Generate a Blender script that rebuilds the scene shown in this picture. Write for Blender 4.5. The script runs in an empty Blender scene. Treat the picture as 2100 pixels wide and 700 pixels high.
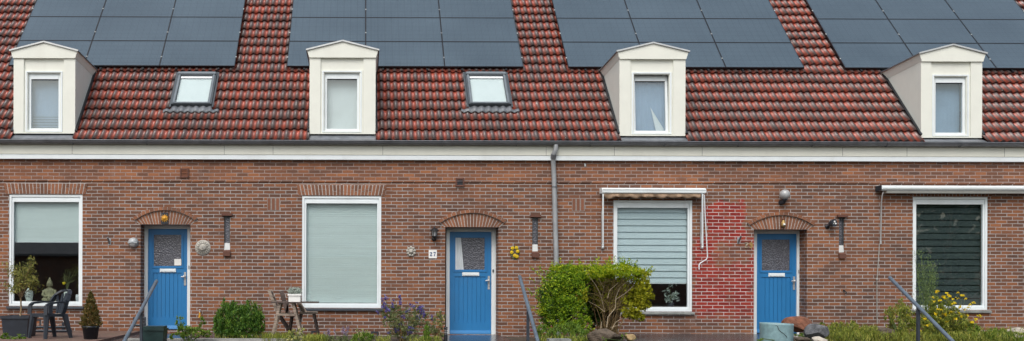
import bpy, math, random
import numpy as np
from mathutils import Vector, Matrix
random.seed(7); RNG = np.random.default_rng(11)
scene = bpy.context.scene
COL = scene.collection
PI = math.pi

# ------------------------------------------------------------------ camera model of the place
F = 1900.0; DIST = 19.0; CZ = 1.13; ROLL = 0.003; PX0 = 745.0; PY0 = 575.0
def P(px, py, Y=0.0):
    xi, yi = px - PX0, py - PY0
    x = xi + ROLL * yi; y = yi - ROLL * xi
    d = DIST + Y
    return Vector((x * d / F, Y, CZ - y * d / F))
TAN = 1.1237; TH = math.atan(TAN); EY = -0.16; EZ = 3.98
NRM = Vector((0, -math.sin(TH), math.cos(TH))); UPS = Vector((0, math.cos(TH), math.sin(TH)))
def roof_pt(x, u, off=0.0):
    return Vector((x, EY, EZ)) + UPS * u + NRM * off
def roof_hit(px, py, off=0.0):
    xi, yi = px - PX0, py - PY0
    x = xi + ROLL * yi; y = yi - ROLL * xi
    s = -y / F; z0 = EZ + off / math.cos(TH)
    Y = (CZ + DIST * s - z0 + TAN * EY) / (TAN - s)
    d = DIST + Y
    pt = Vector((x * d / F, Y, CZ + s * d))
    u = (pt - Vector((0, EY, EZ))).dot(UPS)
    return pt.x, u

# ------------------------------------------------------------------ materials
def new_mat(name):
    m = bpy.data.materials.new(name); m.use_nodes = True
    nt = m.node_tree
    return m, nt, nt.nodes['Principled BSDF'], nt.nodes, nt.links
def math_node(nt, op, a, b=None, clamp=False):
    n = nt.nodes.new('ShaderNodeMath'); n.operation = op; n.use_clamp = clamp
    for i, v in enumerate((a, b)):
        if v is None: continue
        if isinstance(v, (int, float)): n.inputs[i].default_value = v
        else: nt.links.new(v, n.inputs[i])
    return n.outputs[0]
def mixc(nt, fac, a, b, blend='MIX'):
    n = nt.nodes.new('ShaderNodeMix'); n.data_type = 'RGBA'; n.blend_type = blend
    for sock, v in ((n.inputs[0], fac), (n.inputs[6], a), (n.inputs[7], b)):
        if isinstance(v, (int, float)): sock.default_value = v
        elif isinstance(v, tuple): sock.default_value = (*v, 1) if len(v) == 3 else v
        else: nt.links.new(v, sock)
    return n.outputs[2]
def noise(nt, scale, detail=3, rough=0.55, vec=None, stretch=None):
    n = nt.nodes.new('ShaderNodeTexNoise'); n.inputs['Scale'].default_value = scale
    n.inputs['Detail'].default_value = detail; n.inputs['Roughness'].default_value = rough
    if vec is None: vec = position(nt)
    if stretch:
        mp = nt.nodes.new('ShaderNodeMapping'); mp.inputs['Scale'].default_value = stretch
        nt.links.new(vec, mp.inputs[0]); vec = mp.outputs[0]
    nt.links.new(vec, n.inputs['Vector'])
    return n.outputs['Fac']
def position(nt):
    for n in nt.nodes:
        if n.bl_idname == 'ShaderNodeNewGeometry': return n.outputs['Position']
    return nt.nodes.new('ShaderNodeNewGeometry').outputs['Position']
def ramp(nt, fac, stops):
    n = nt.nodes.new('ShaderNodeValToRGB'); e = n.color_ramp.elements
    while len(e) < len(stops): e.new(0.5)
    for el, (p, c) in zip(e, stops):
        el.position = p; el.color = (*c, 1) if isinstance(c, tuple) else (c, c, c, 1)
    nt.links.new(fac, n.inputs[0]); return n.outputs[0]
def bump(nt, bs, h, strength=0.3, dist=0.01):
    b = nt.nodes.new('ShaderNodeBump'); b.inputs['Strength'].default_value = strength; b.inputs['Distance'].default_value = dist
    nt.links.new(h, b.inputs['Height']); nt.links.new(b.outputs[0], bs.inputs['Normal'])
def plain(name, col, rough=0.5, var=0.18, scale=6.0, metal=0.0, spec=None, stretch=None, bmp=0.0, dirt=None):
    m, nt, bs, N, L = new_mat(name)
    f = noise(nt, scale, 5, 0.6, stretch=stretch)
    lo = tuple(c * (1 - var) for c in col); hi = tuple(min(1, c * (1 + var)) for c in col)
    c = ramp(nt, f, [(0.3, lo), (0.7, hi)])
    if dirt:
        f2 = noise(nt, 1.7, 6, 0.7, stretch=(1, 1, 0.35))
        c = mixc(nt, ramp(nt, f2, [(0.52, 0.0), (0.75, dirt[1])]), c, dirt[0])
    L.new(c, bs.inputs['Base Color'])
    bs.inputs['Roughness'].default_value = rough; bs.inputs['Metallic'].default_value = metal
    if spec is not None: bs.inputs['Specular IOR Level'].default_value = spec
    if bmp: bump(nt, bs, noise(nt, scale * 4, 4), bmp, 0.02)
    return m

def sep(nt):
    s = nt.nodes.new('ShaderNodeSeparateXYZ'); nt.links.new(position(nt), s.inputs[0]); return s.outputs
BW, BH = 0.2275, 0.0706
def brick_mat(name, mortar=(0.405, 0.385, 0.375), red=False, gain=1.0):
    m, nt, bs, N, L = new_mat(name)
    X, Y, Z = sep(nt)
    # slight waviness of the courses
    w = noise(nt, 0.9, 2)
    u = math_node(nt, 'ADD', X, Y)
    v = math_node(nt, 'ADD', Z, math_node(nt, 'MULTIPLY', math_node(nt, 'SUBTRACT', w, 0.5), 0.012))
    wj = noise(nt, 9.0, 3)
    u = math_node(nt, 'ADD', u, math_node(nt, 'MULTIPLY', math_node(nt, 'SUBTRACT', wj, 0.5), 0.022))
    v = math_node(nt, 'ADD', v, math_node(nt, 'MULTIPLY', math_node(nt, 'SUBTRACT', noise(nt, 14.0, 3), 0.5), 0.010))
    cb = N.new('ShaderNodeCombineXYZ'); L.new(u, cb.inputs[0]); L.new(v, cb.inputs[1])
    b = N.new('ShaderNodeTexBrick'); L.new(cb.outputs[0], b.inputs['Vector'])
    b.inputs['Scale'].default_value = 1; b.inputs['Brick Width'].default_value = BW; b.inputs['Row Height'].default_value = BH
    b.inputs['Mortar Size'].default_value = 0.0080; b.inputs['Mortar Smooth'].default_value = 0.35; b.inputs['Bias'].default_value = 0
    b.inputs['Color1'].default_value = (0, 0, 0, 1); b.inputs['Color2'].default_value = (1, 1, 1, 1); b.inputs['Mortar'].default_value = (0.5, 0.5, 0.5, 1)
    tint = noise(nt, 0.7, 3); fine = noise(nt, 45, 4, 0.65)
    r = math_node(nt, 'ADD', math_node(nt, 'MULTIPLY', b.outputs['Color'], 0.48), math_node(nt, 'MULTIPLY', tint, 0.62))
    r = math_node(nt, 'ADD', math_node(nt, 'SUBTRACT', r, 0.19), math_node(nt, 'MULTIPLY', fine, 0.30))
    col = ramp(nt, r, [(q, tuple(x * gain for x in cc)) for q, cc in [(0.12, (0.078, 0.047, 0.038)), (0.34, (0.138, 0.066, 0.043)), (0.6, (0.212, 0.088, 0.047)), (0.9, (0.34, 0.135, 0.060))]])
    mo = mixc(nt, noise(nt, 3.0, 5, 0.7), tuple(c * 0.62 for c in mortar), tuple(min(1, c * 1.3) for c in mortar))
    mf = math_node(nt, 'MULTIPLY', b.outputs['Fac'], ramp(nt, noise(nt, 1.6, 6, 0.72), [(0.34, 0.45), (0.5, 1.0)]))
    # wear, bleached drips and grime that have a shape of their own
    grime = ramp(nt, noise(nt, 1.3, 6, 0.7), [(0.50, 0.0), (0.74, 0.38)])
    if red:
        x0 = P(1425, 500).x; x1 = P(1548, 500).x; x2 = P(1450, 500).x; x3 = P(1527, 500).x
        z0 = P(1490, 668).z; z1 = P(1490, 415).z; zb0 = P(1490, 545).z; zb1 = P(1490, 490).z
        nj = math_node(nt, 'MULTIPLY', math_node(nt, 'SUBTRACT', noise(nt, 4.5, 5, 0.65), 0.5), 0.72)
        jx = math_node(nt, 'ADD', X, nj); jz = math_node(nt, 'ADD', Z, nj)
        def rng(val, a, bb, soft):
            lo = math_node(nt, 'MULTIPLY', math_node(nt, 'SUBTRACT', val, a), 1 / soft, True)
            hi = math_node(nt, 'MULTIPLY', math_node(nt, 'SUBTRACT', bb, val), 1 / soft, True)
            return math_node(nt, 'MULTIPLY', lo, hi)
        upper = math_node(nt, 'MULTIPLY', rng(jx, x2 - 0.05, x3 + 0.03, 0.06), rng(jz, zb1 - 0.35, z1, 0.05))
        lower = math_node(nt, 'MULTIPLY', rng(jx, x0 - 0.1, x1 + 0.1, 0.12), rng(jz, z0 - 0.02, zb1 + 0.15, 0.18))
        mask = math_node(nt, 'MAXIMUM', upper, lower)
        bare = math_node(nt, 'MULTIPLY', rng(jx, P(1462, 500).x, P(1545, 500).x, 0.1), rng(jz, zb0 - 0.02, zb1 - 0.02, 0.1))
        mask = math_node(nt, 'MULTIPLY', mask, math_node(nt, 'SUBTRACT', 1.0, math_node(nt, 'MULTIPLY', bare, 0.85)))
        mask = math_node(nt, 'MULTIPLY', mask, ramp(nt, noise(nt, 4.2, 5, 0.75), [(0.36, 0.4), (0.50, 1.0)]))
        # fades to bare brick low down
        fade = math_node(nt, 'MULTIPLY', math_node(nt, 'SUBTRACT', jz, z0 - 0.05), 1 / 0.4, True)
        mask = math_node(nt, 'MULTIPLY', mask, fade)
        rc = ramp(nt, r, [(0.2, (0.19, 0.013, 0.011)), (0.8, (0.36, 0.032, 0.022))])
        col = mixc(nt, math_node(nt, 'MULTIPLY', mask, 0.92), col, rc)
        whit = mixc(nt, noise(nt, 7.0, 3), (0.26, 0.10, 0.095), (0.86, 0.80, 0.80))
        mo = mixc(nt, mask, mo, whit)
        mortarj = mo
    c = mixc(nt, mf, col, mo)
    c = mixc(nt, grime, c, (0.075, 0.056, 0.05))
    stain = ramp(nt, noise(nt, 2.1, 5, 0.7, stretch=(1.6, 1, 0.5)), [(0.60, 0.0), (0.78, 0.30)])
    c = mixc(nt, stain, c, (0.36, 0.29, 0.27))
    L.new(c, bs.inputs['Base Color'])
    bs.inputs['Roughness'].default_value = 0.85; bs.inputs['Specular IOR Level'].default_value = 0.25
    h = math_node(nt, 'ADD', math_node(nt, 'MULTIPLY', math_node(nt, 'SUBTRACT', 1.0, b.outputs['Fac']), 1.0), math_node(nt, 'MULTIPLY', fine, 0.5))
    bump(nt, bs, h, 0.7, 0.008)
    return m
def single_brick_mat(name, lo=(0.13, 0.068, 0.048), hi=(0.30, 0.128, 0.070)):
    m, nt, bs, N, L = new_mat(name)
    position(nt); g = [n for n in N if n.bl_idname == 'ShaderNodeNewGeometry'][0]
    f = math_node(nt, 'ADD', math_node(nt, 'MULTIPLY', g.outputs['Random Per Island'], 0.75), math_node(nt, 'MULTIPLY', noise(nt, 30, 4), 0.4))
    L.new(ramp(nt, f, [(0.1, lo), (0.95, hi)]), bs.inputs['Base Color'])
    bs.inputs['Roughness'].default_value = 0.85; bs.inputs['Specular IOR Level'].default_value = 0.25
    bump(nt, bs, noise(nt, 60, 4), 0.4, 0.006)
    return m
def tile_mat():
    m, nt, bs, N, L = new_mat('roof_tile')
    a = N.new('ShaderNodeAttribute'); a.attribute_name = 'tile_rnd'
    cr = N.new('ShaderNodeAttribute'); cr.attribute_name = 'crest'
    f = math_node(nt, 'ADD', math_node(nt, 'MULTIPLY', a.outputs['Fac'], 0.27), math_node(nt, 'MULTIPLY', noise(nt, 1.1, 4, 0.6), 0.50))
    f = math_node(nt, 'ADD', f, math_node(nt, 'MULTIPLY', math_node(nt, 'SUBTRACT', noise(nt, 9, 5, 0.7, stretch=(1.3, .5, .5)), 0.5), 0.9))
    f = math_node(nt, 'SUBTRACT', f, math_node(nt, 'MULTIPLY', math_node(nt, 'SUBTRACT', cr.outputs['Fac'], 0.66), 0.62))
    c = ramp(nt, f, [(0.12, (0.066, 0.050, 0.050)), (0.38, (0.120, 0.062, 0.055)), (0.62, (0.225, 0.062, 0.044)), (0.96, (0.42, 0.080, 0.046))])
    lich = ramp(nt, noise(nt, 13.0, 2, 0.5), [(0.735, 0.0), (0.77, 0.75)])
    c = mixc(nt, lich, c, (0.42, 0.42, 0.38))
    lich2 = ramp(nt, noise(nt, 7.0, 2, 0.5, stretch=(1, 1.2, 0.9)), [(0.76, 0.0), (0.79, 0.7)])
    c = mixc(nt, lich2, c, (0.42, 0.22, 0.05))
    L.new(c, bs.inputs['Base Color'])
    bs.inputs['Roughness'].default_value = 0.42
    L.new(ramp(nt, noise(nt, 8, 3), [(0.3, 0.22), (0.7, 0.5)]), bs.inputs['Roughness'])
    bs.inputs['Specular IOR Level'].default_value = 0.5
    bs.inputs['Coat Weight'].default_value = 0.28; bs.inputs['Coat Roughness'].default_value = 0.16
    bump(nt, bs, noise(nt, 60, 4, 0.7), 0.35, 0.006)
    return m
def panel_mat():
    m, nt, bs, N, L = new_mat('solar_cells')
    X, Y, Z = sep(nt)
    def lines(v, period, width):
        t = math_node(nt, 'FRACT', math_node(nt, 'DIVIDE', v, period))
        return math_node(nt, 'LESS_THAN', t, width / period)
    S = math_node(nt, 'MULTIPLY', Z, 1 / math.sin(TH))
    g1 = math_node(nt, 'MAXIMUM', lines(X, 0.0315, 0.004), lines(S, 0.052, 0.004))
    g2 = math_node(nt, 'MAXIMUM', lines(X, 0.158, 0.006), lines(S, 0.158, 0.006))
    c = mixc(nt, ramp(nt, noise(nt, 0.55, 5, 0.65), [(0.3, 0.0), (0.7, 1.0)]), (0.034, 0.058, 0.080), (0.056, 0.088, 0.116))
    c = mixc(nt, math_node(nt, 'MULTIPLY', g1, 0.7), c, (0.115, 0.15, 0.185))
    c = mixc(nt, math_node(nt, 'MULTIPLY', g2, 0.6), c, (0.02, 0.025, 0.035))
    wet = ramp(nt, noise(nt, 30, 4, 0.8), [(0.45, 0.0), (0.8, 0.35)])
    c = mixc(nt, wet, c, (0.10, 0.135, 0.165))
    L.new(c, bs.inputs['Base Color'])
    bs.inputs['Roughness'].default_value = 0.28; bs.inputs['Specular IOR Level'].default_value = 0.55
    bump(nt, bs, noise(nt, 90, 3), 0.08, 0.003)
    return m
def glass_mat(name='window_glass', base=0.075, tint=(0.93, 0.97, 0.97)):
    m = bpy.data.materials.new(name); m.use_nodes = True; nt = m.node_tree; N = nt.nodes; L = nt.links
    N.remove(N['Principled BSDF']); out = N['Material Output']
    lw = N.new('ShaderNodeLayerWeight'); lw.inputs['Blend'].default_value = 0.5
    f = math_node(nt, 'ADD', math_node(nt, 'MULTIPLY', math_node(nt, 'POWER', lw.outputs['Facing'], 5.0), 0.9), base, True)
    tr = N.new('ShaderNodeBsdfTransparent'); tr.inputs[0].default_value = (*tint, 1)
    gl = N.new('ShaderNodeBsdfGlossy'); gl.inputs['Roughness'].default_value = 0.012
    b = N.new('ShaderNodeBump'); b.inputs['Strength'].default_value = 0.02; b.inputs['Distance'].default_value = 0.01
    L.new(noise(nt, 1.8, 1), b.inputs['Height']); L.new(b.outputs[0], gl.inputs['Normal'])
    mx = N.new('ShaderNodeMixShader'); L.new(f, mx.inputs[0]); L.new(tr.outputs[0], mx.inputs[1]); L.new(gl.outputs[0], mx.inputs[2])
    L.new(mx.outputs[0], out.inputs[0])
    return m
def frosted_mat():
    m, nt, bs, N, L = new_mat('figured_glass')
    v = N.new('ShaderNodeTexVoronoi'); v.inputs['Scale'].default_value = 34; L.new(position(nt), v.inputs['Vector'])
    c = ramp(nt, v.outputs['Distance'], [(0.1, (0.05, 0.053, 0.07)), (0.45, (0.085, 0.09, 0.115)), (0.8, (0.155, 0.165, 0.20))])
    c = mixc(nt, math_node(nt, 'MULTIPLY', noise(nt, 2.0, 3), 0.6), c, (0.07, 0.065, 0.07))
    L.new(c, bs.inputs['Base Color']); bs.inputs['Roughness'].default_value = 0.18; bs.inputs['Specular IOR Level'].default_value = 0.6
    bump(nt, bs, v.outputs['Distance'], 0.8, 0.012)
    return m
def leaf_mat(name, cols, trans=0.3, rough=0.55):
    m = bpy.data.materials.new(name); m.use_nodes = True; nt = m.node_tree; N = nt.nodes; L = nt.links
    bs = N['Principled BSDF']; out = N['Material Output']
    position(nt); g = [n for n in N if n.bl_idname == 'ShaderNodeNewGeometry'][0]
    f = math_node(nt, 'ADD', math_node(nt, 'MULTIPLY', g.outputs['Random Per Island'], 0.65), math_node(nt, 'MULTIPLY', noise(nt, 3.5, 3), 0.5))
    f = math_node(nt, 'SUBTRACT', f, 0.08)
    n = len(cols)
    c = ramp(nt, f, [(0.12 + 0.76 * i / (n - 1), cc) for i, cc in enumerate(cols)])
    L.new(c, bs.inputs['Base Color']); bs.inputs['Roughness'].default_value = rough; bs.inputs['Specular IOR Level'].default_value = 0.3
    t = N.new('ShaderNodeBsdfTranslucent'); L.new(c, t.inputs[0])
    mx = N.new('ShaderNodeMixShader'); mx.inputs[0].default_value = trans
    L.new(bs.outputs[0], mx.inputs[1]); L.new(t.outputs[0], mx.inputs[2]); L.new(mx.outputs[0], out.inputs[0])
    return m
def banded(name, ca, cb, period, frac, rough=0.7, spec=0.2):
    m, nt, bs, N, L = new_mat(name)
    X, Y, Z = sep(nt)
    t = math_node(nt, 'FRACT', math_node(nt, 'DIVIDE', Z, period))
    c = mixc(nt, ramp(nt, t, [(frac, 0.0), (frac + 0.12, 1.0)]), ca, cb)
    c = mixc(nt, math_node(nt, 'MULTIPLY', noise(nt, 5, 4), 0.2), c, tuple(x * 0.7 for x in ca))
    L.new(c, bs.inputs['Base Color']); bs.inputs['Roughness'].default_value = rough; bs.inputs['Specular IOR Level'].default_value = spec
    return m

M = {}
M['brick'] = brick_mat('red_brown_brick')
M['brick_red'] = brick_mat('brick_with_old_red_paint', red=True)
M['frieze'] = brick_mat('frieze_brick', mortar=(0.36, 0.29, 0.265), gain=1.15)
M['arch_brick'] = single_brick_mat('arch_brick')
M['vent_mortar'] = plain('vent_mortar', (0.27, 0.235, 0.215), 0.9, 0.25, 20)
M['vent_brick'] = single_brick_mat('vent_brick', (0.13, 0.065, 0.046), (0.24, 0.10, 0.06))
M['mortar'] = plain('mortar', (0.45, 0.41, 0.39), 0.9, 0.25, 20)
M['cap_brick'] = single_brick_mat('old_cap_brick', (0.07, 0.036, 0.03), (0.16, 0.075, 0.055))
M['cream'] = plain('cream_paint', (0.75, 0.765, 0.70), 0.45, 0.03, 3, dirt=((0.52, 0.51, 0.45), 0.22))
M['white'] = plain('white_paint', (0.76, 0.82, 0.85), 0.4, 0.03, 3, dirt=((0.52, 0.53, 0.52), 0.4))
M['fascia'] = plain('fascia_paint', (0.68, 0.69, 0.62), 0.5, 0.04, 2.5, dirt=((0.50, 0.49, 0.43), 0.3))
M['zinc'] = plain('zinc', (0.17, 0.18, 0.20), 0.45, 0.2, 4, metal=0.35, dirt=((0.09, 0.09, 0.10), 0.6))
M['pipe'] = plain('grey_pipe', (0.36, 0.38, 0.40), 0.4, 0.15, 4, metal=0.25, dirt=((0.2, 0.2, 0.2), 0.5))
M['lead'] = plain('lead', (0.15, 0.165, 0.185), 0.5, 0.3, 5, dirt=((0.34, 0.34, 0.33), 0.6))
M['tile'] = tile_mat()
M['panel'] = panel_mat()
M['black_metal'] = plain('black_metal', (0.014, 0.016, 0.02), 0.4, 0.2, 5)
M['clamp'] = plain('bare_aluminium', (0.42, 0.44, 0.44), 0.35, 0.1, 5)
M['dark_frame'] = plain('slate_grey_frame', (0.060, 0.072, 0.082), 0.35, 0.15, 5)
M['light_slate'] = plain('pale_slate_frame', (0.15, 0.175, 0.195), 0.35, 0.15, 5)
M['glass'] = glass_mat(base=0.11)
M['skyglass'] = glass_mat('skylight_glass', 0.03)
M['figured'] = frosted_mat()
M['blue'] = plain('blue_door_paint', (0.017, 0.172, 0.42), 0.42, 0.07, 4, stretch=(1, 1, 0.3), dirt=((0.05, 0.16, 0.32), 0.4))
M['sage_blind'] = plain('pale_sage_fabric', (0.765, 0.83, 0.825), 0.8, 0.05, 3, stretch=(0.3, 1, 6))
M['white_blind'] = plain('white_fabric', (0.74, 0.77, 0.80), 0.8, 0.05, 3)
M['sky_blind'] = plain('bright_white_fabric', (0.67, 0.675, 0.68), 0.8, 0.03, 2)
M['net'] = plain('grey_blue_net', (0.255, 0.36, 0.52), 0.8, 0.10, 2.0)
M['duo_blind'] = banded('striped_blue_white_fabric', (0.74, 0.83, 0.88), (0.42, 0.53, 0.58), 0.134, 0.78)
M['dark_blind'] = banded('dark_green_grey_fabric', (0.056, 0.074, 0.074), (0.012, 0.016, 0.016), 0.134, 0.78)
M['curtain'] = plain('white_lace', (0.55, 0.6, 0.64), 0.8, 0.2, 12, stretch=(4, 1, 0.3))
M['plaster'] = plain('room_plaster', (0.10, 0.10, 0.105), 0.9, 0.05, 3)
M['sill_dark'] = plain('dark_blue_stone', (0.045, 0.055, 0.070), 0.45, 0.2, 8)
M['sill_grey'] = plain('weathered_sill', (0.22, 0.23, 0.22), 0.7, 0.3, 8)
M['metal'] = plain('brushed_metal', (0.55, 0.56, 0.57), 0.3, 0.1, 9, metal=0.5)
M['dull_white'] = plain('dull_white_paint', (0.58, 0.6, 0.6), 0.5, 0.1, 9)
M['paper'] = plain('white_card', (0.82, 0.82, 0.80), 0.7, 0.03, 5)
M['awn_cloth'] = plain('tan_canvas', (0.36, 0.245, 0.165), 0.85, 0.2, 9)
M['awn_grey'] = plain('grey_aluminium', (0.42, 0.43, 0.41), 0.4, 0.1, 6)  # plain grey of the awning's lower bar, seam and cord
M['yellow'] = plain('ochre_glaze', (0.68, 0.35, 0.04), 0.35, 0.2, 20)
M['flower_y'] = leaf_mat('yellow_petals', [(0.72, 0.52, 0.01), (0.85, 0.68, 0.02)], 0.2)
M['plaque'] = plain('pale_stone', (0.42, 0.40, 0.36), 0.8, 0.25, 25, bmp=0.3)
M['lampgrey'] = plain('grey_plastic', (0.36, 0.39, 0.41), 0.4, 0.1, 6)
M['globe'] = plain('opal_globe', (0.38, 0.39, 0.40), 0.12, 0.2, 8)
M['brass'] = plain('aged_brass', (0.38, 0.25, 0.09), 0.4, 0.3, 20, metal=0.3)
M['faded'] = plain('faded_number', (0.30, 0.25, 0.19), 0.6, 0.3, 30)
M['navy'] = plain('dark_blue_ink', (0.02, 0.06, 0.17), 0.5, 0.05, 9)
M['rail'] = plain('painted_steel', (0.115, 0.15, 0.19), 0.33, 0.2, 9, metal=0.2)
M['rail_dark'] = plain('dark_steel', (0.035, 0.045, 0.06), 0.45, 0.2, 9)
M['black_plastic'] = plain('charcoal_plastic', (0.019, 0.025, 0.036), 0.48, 0.25, 9)
M['green_plastic'] = plain('dark_green_plastic', (0.013, 0.035, 0.034), 0.4, 0.25, 9)
M['wood'] = plain('weathered_wood', (0.27, 0.215, 0.175), 0.85, 0.5, 7, stretch=(1, 1, 5), bmp=0.4)
M['wood_dark'] = plain('dark_weathered_wood', (0.075, 0.055, 0.048), 0.85, 0.5, 7, bmp=0.4)
M['bark'] = plain('light_bark', (0.24, 0.165, 0.09), 0.85, 0.4, 20, bmp=0.3)
M['bark_pale'] = plain('pale_dead_bark', (0.36, 0.29, 0.20), 0.85, 0.3, 20, bmp=0.3)
M['twig'] = plain('golden_brown_twig', (0.20, 0.15, 0.055), 0.85, 0.3, 20)
M['stem'] = plain('green_stem', (0.10, 0.15, 0.045), 0.7, 0.3, 20)
M['glazed'] = plain('blue_grey_glaze', (0.21, 0.335, 0.365), 0.4, 0.22, 14, bmp=0.15, dirt=((0.22, 0.30, 0.31), 0.6))
M['crack'] = plain('dark_crack', (0.03, 0.035, 0.035), 0.9, 0.2, 9)
M['rock_red'] = plain('red_brown_rock', (0.19, 0.075, 0.042), 0.8, 0.45, 9, bmp=0.6)
M['rock_grey'] = plain('blue_grey_rock', (0.115, 0.12, 0.13), 0.8, 0.55, 9, bmp=0.6)
M['rock_brown'] = plain('brown_rock', (0.095, 0.072, 0.052), 0.85, 0.5, 8, bmp=0.6)
M['rock_tan'] = plain('tan_rock', (0.34, 0.24, 0.12), 0.85, 0.4, 9, bmp=0.5)
M['rock_pale'] = plain('pale_rock', (0.43, 0.39, 0.33), 0.85, 0.35, 9, bmp=0.5)
M['concrete'] = plain('concrete', (0.30, 0.30, 0.285), 0.85, 0.2, 9, bmp=0.2, dirt=((0.12, 0.14, 0.08), 0.5))
M['wet_slab'] = plain('wet_dark_paving', (0.038, 0.040, 0.046), 0.22, 0.3, 6, bmp=0.15)
M['soil'] = plain('garden_soil', (0.060, 0.045, 0.032), 0.95, 0.5, 4, bmp=0.6)
M['asphalt'] = plain('asphalt', (0.05, 0.05, 0.052), 0.85, 0.2, 12, bmp=0.2)
M['pavement'] = plain('pavement_slabs', (0.26, 0.25, 0.24), 0.85, 0.2, 4, bmp=0.1)
M['paint_line'] = plain('road_paint', (0.75, 0.75, 0.73), 0.7, 0.1, 8)
M['slate_roof'] = plain('grey_tiled_roof', (0.20, 0.20, 0.21), 0.7, 0.3, 2, stretch=(1, 1, 4))
M['hedge_stem'] = plain('brown_stem', (0.14, 0.092, 0.038), 0.85, 0.4, 20)
M['stonegod'] = plain('mossy_cast_stone', (0.30, 0.28, 0.17), 0.7, 0.3, 14, bmp=0.2)
M['vase'] = plain('pale_ceramic', (0.60, 0.64, 0.60), 0.35, 0.1, 12)
def paving_mat():
    m, nt, bs, N, L = new_mat('red_clay_paving')
    b = N.new('ShaderNodeTexBrick'); L.new(position(nt), b.inputs['Vector'])
    b.inputs['Scale'].default_value = 1; b.inputs['Brick Width'].default_value = 0.21; b.inputs['Row Height'].default_value = 0.105
    b.inputs['Mortar Size'].default_value = 0.004
    b.inputs['Color1'].default_value = (0.12, 0.07, 0.056, 1); b.inputs['Color2'].default_value = (0.20, 0.12, 0.095, 1); b.inputs['Mortar'].default_value = (0.05, 0.045, 0.035, 1)
    c = mixc(nt, ramp(nt, noise(nt, 2, 5, 0.7), [(0.5, 0.0), (0.75, 0.6)]), b.outputs['Color'], (0.07, 0.075, 0.04))
    L.new(c, bs.inputs['Base Color']); bs.inputs['Roughness'].default_value = 0.75
    bump(nt, bs, noise(nt, 30, 3), 0.3, 0.01)
    return m
M['paving'] = paving_mat()
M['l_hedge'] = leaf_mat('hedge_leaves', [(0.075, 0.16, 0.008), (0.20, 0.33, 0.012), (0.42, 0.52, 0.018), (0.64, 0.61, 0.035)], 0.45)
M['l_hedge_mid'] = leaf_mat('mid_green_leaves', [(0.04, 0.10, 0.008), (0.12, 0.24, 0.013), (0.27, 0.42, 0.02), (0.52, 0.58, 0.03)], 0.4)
M['l_hedge_shaded'] = leaf_mat('shaded_hedge_leaves', [(0.020, 0.045, 0.009), (0.045, 0.095, 0.014), (0.10, 0.18, 0.025)], 0.25)  # darker leaf copy: the shade inside and behind the hedge put into colour
M['l_hedge_gold'] = leaf_mat('golden_leaves', [(0.18, 0.22, 0.012), (0.38, 0.40, 0.02), (0.56, 0.50, 0.035)], 0.35)
M['l_conifer'] = leaf_mat('conifer_sprays', [(0.014, 0.05, 0.008), (0.04, 0.115, 0.012), (0.10, 0.21, 0.022), (0.20, 0.29, 0.03)], 0.2)
M['l_rust'] = leaf_mat('rusty_conifer_sprays', [(0.03, 0.035, 0.010), (0.075, 0.075, 0.016), (0.16, 0.12, 0.03), (0.23, 0.115, 0.04)], 0.2)
M['l_olive'] = leaf_mat('olive_leaves', [(0.07, 0.09, 0.025), (0.16, 0.185, 0.050), (0.29, 0.29, 0.075), (0.44, 0.38, 0.09)], 0.35)
M['l_weed'] = leaf_mat('weed_leaves', [(0.07, 0.11, 0.015), (0.17, 0.23, 0.03), (0.33, 0.36, 0.06), (0.48, 0.45, 0.11)], 0.35)
M['l_fern'] = leaf_mat('feathery_leaves', [(0.09, 0.15, 0.06), (0.17, 0.26, 0.09), (0.27, 0.36, 0.12)], 0.35)
M['l_fresh'] = leaf_mat('fresh_leaves', [(0.055, 0.12, 0.015), (0.14, 0.25, 0.028), (0.29, 0.38, 0.06)], 0.35)
M['l_grey'] = leaf_mat('grey_green_leaves', [(0.08, 0.105, 0.04), (0.17, 0.21, 0.08), (0.30, 0.33, 0.14)], 0.3)
M['l_var'] = leaf_mat('variegated_leaves', [(0.14, 0.19, 0.03), (0.42, 0.42, 0.10), (0.70, 0.68, 0.36)], 0.3)
M['l_white'] = leaf_mat('silver_leaves', [(0.24, 0.30, 0.25), (0.45, 0.52, 0.46), (0.68, 0.72, 0.68)], 0.3)
M['f_purple'] = leaf_mat('violet_flowers', [(0.09, 0.075, 0.26), (0.17, 0.14, 0.42), (0.32, 0.28, 0.60)], 0.25)
M['f_lilac'] = leaf_mat('lilac_flowers', [(0.20, 0.14, 0.26), (0.40, 0.32, 0.46)], 0.25)
M['f_pink'] = leaf_mat('magenta_flowers', [(0.35, 0.02, 0.20), (0.5, 0.06, 0.3)], 0.25)
M['l_tree'] = leaf_mat('tree_leaves', [(0.02, 0.04, 0.01), (0.05, 0.08, 0.02), (0.10, 0.14, 0.04)], 0.25)

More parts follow.
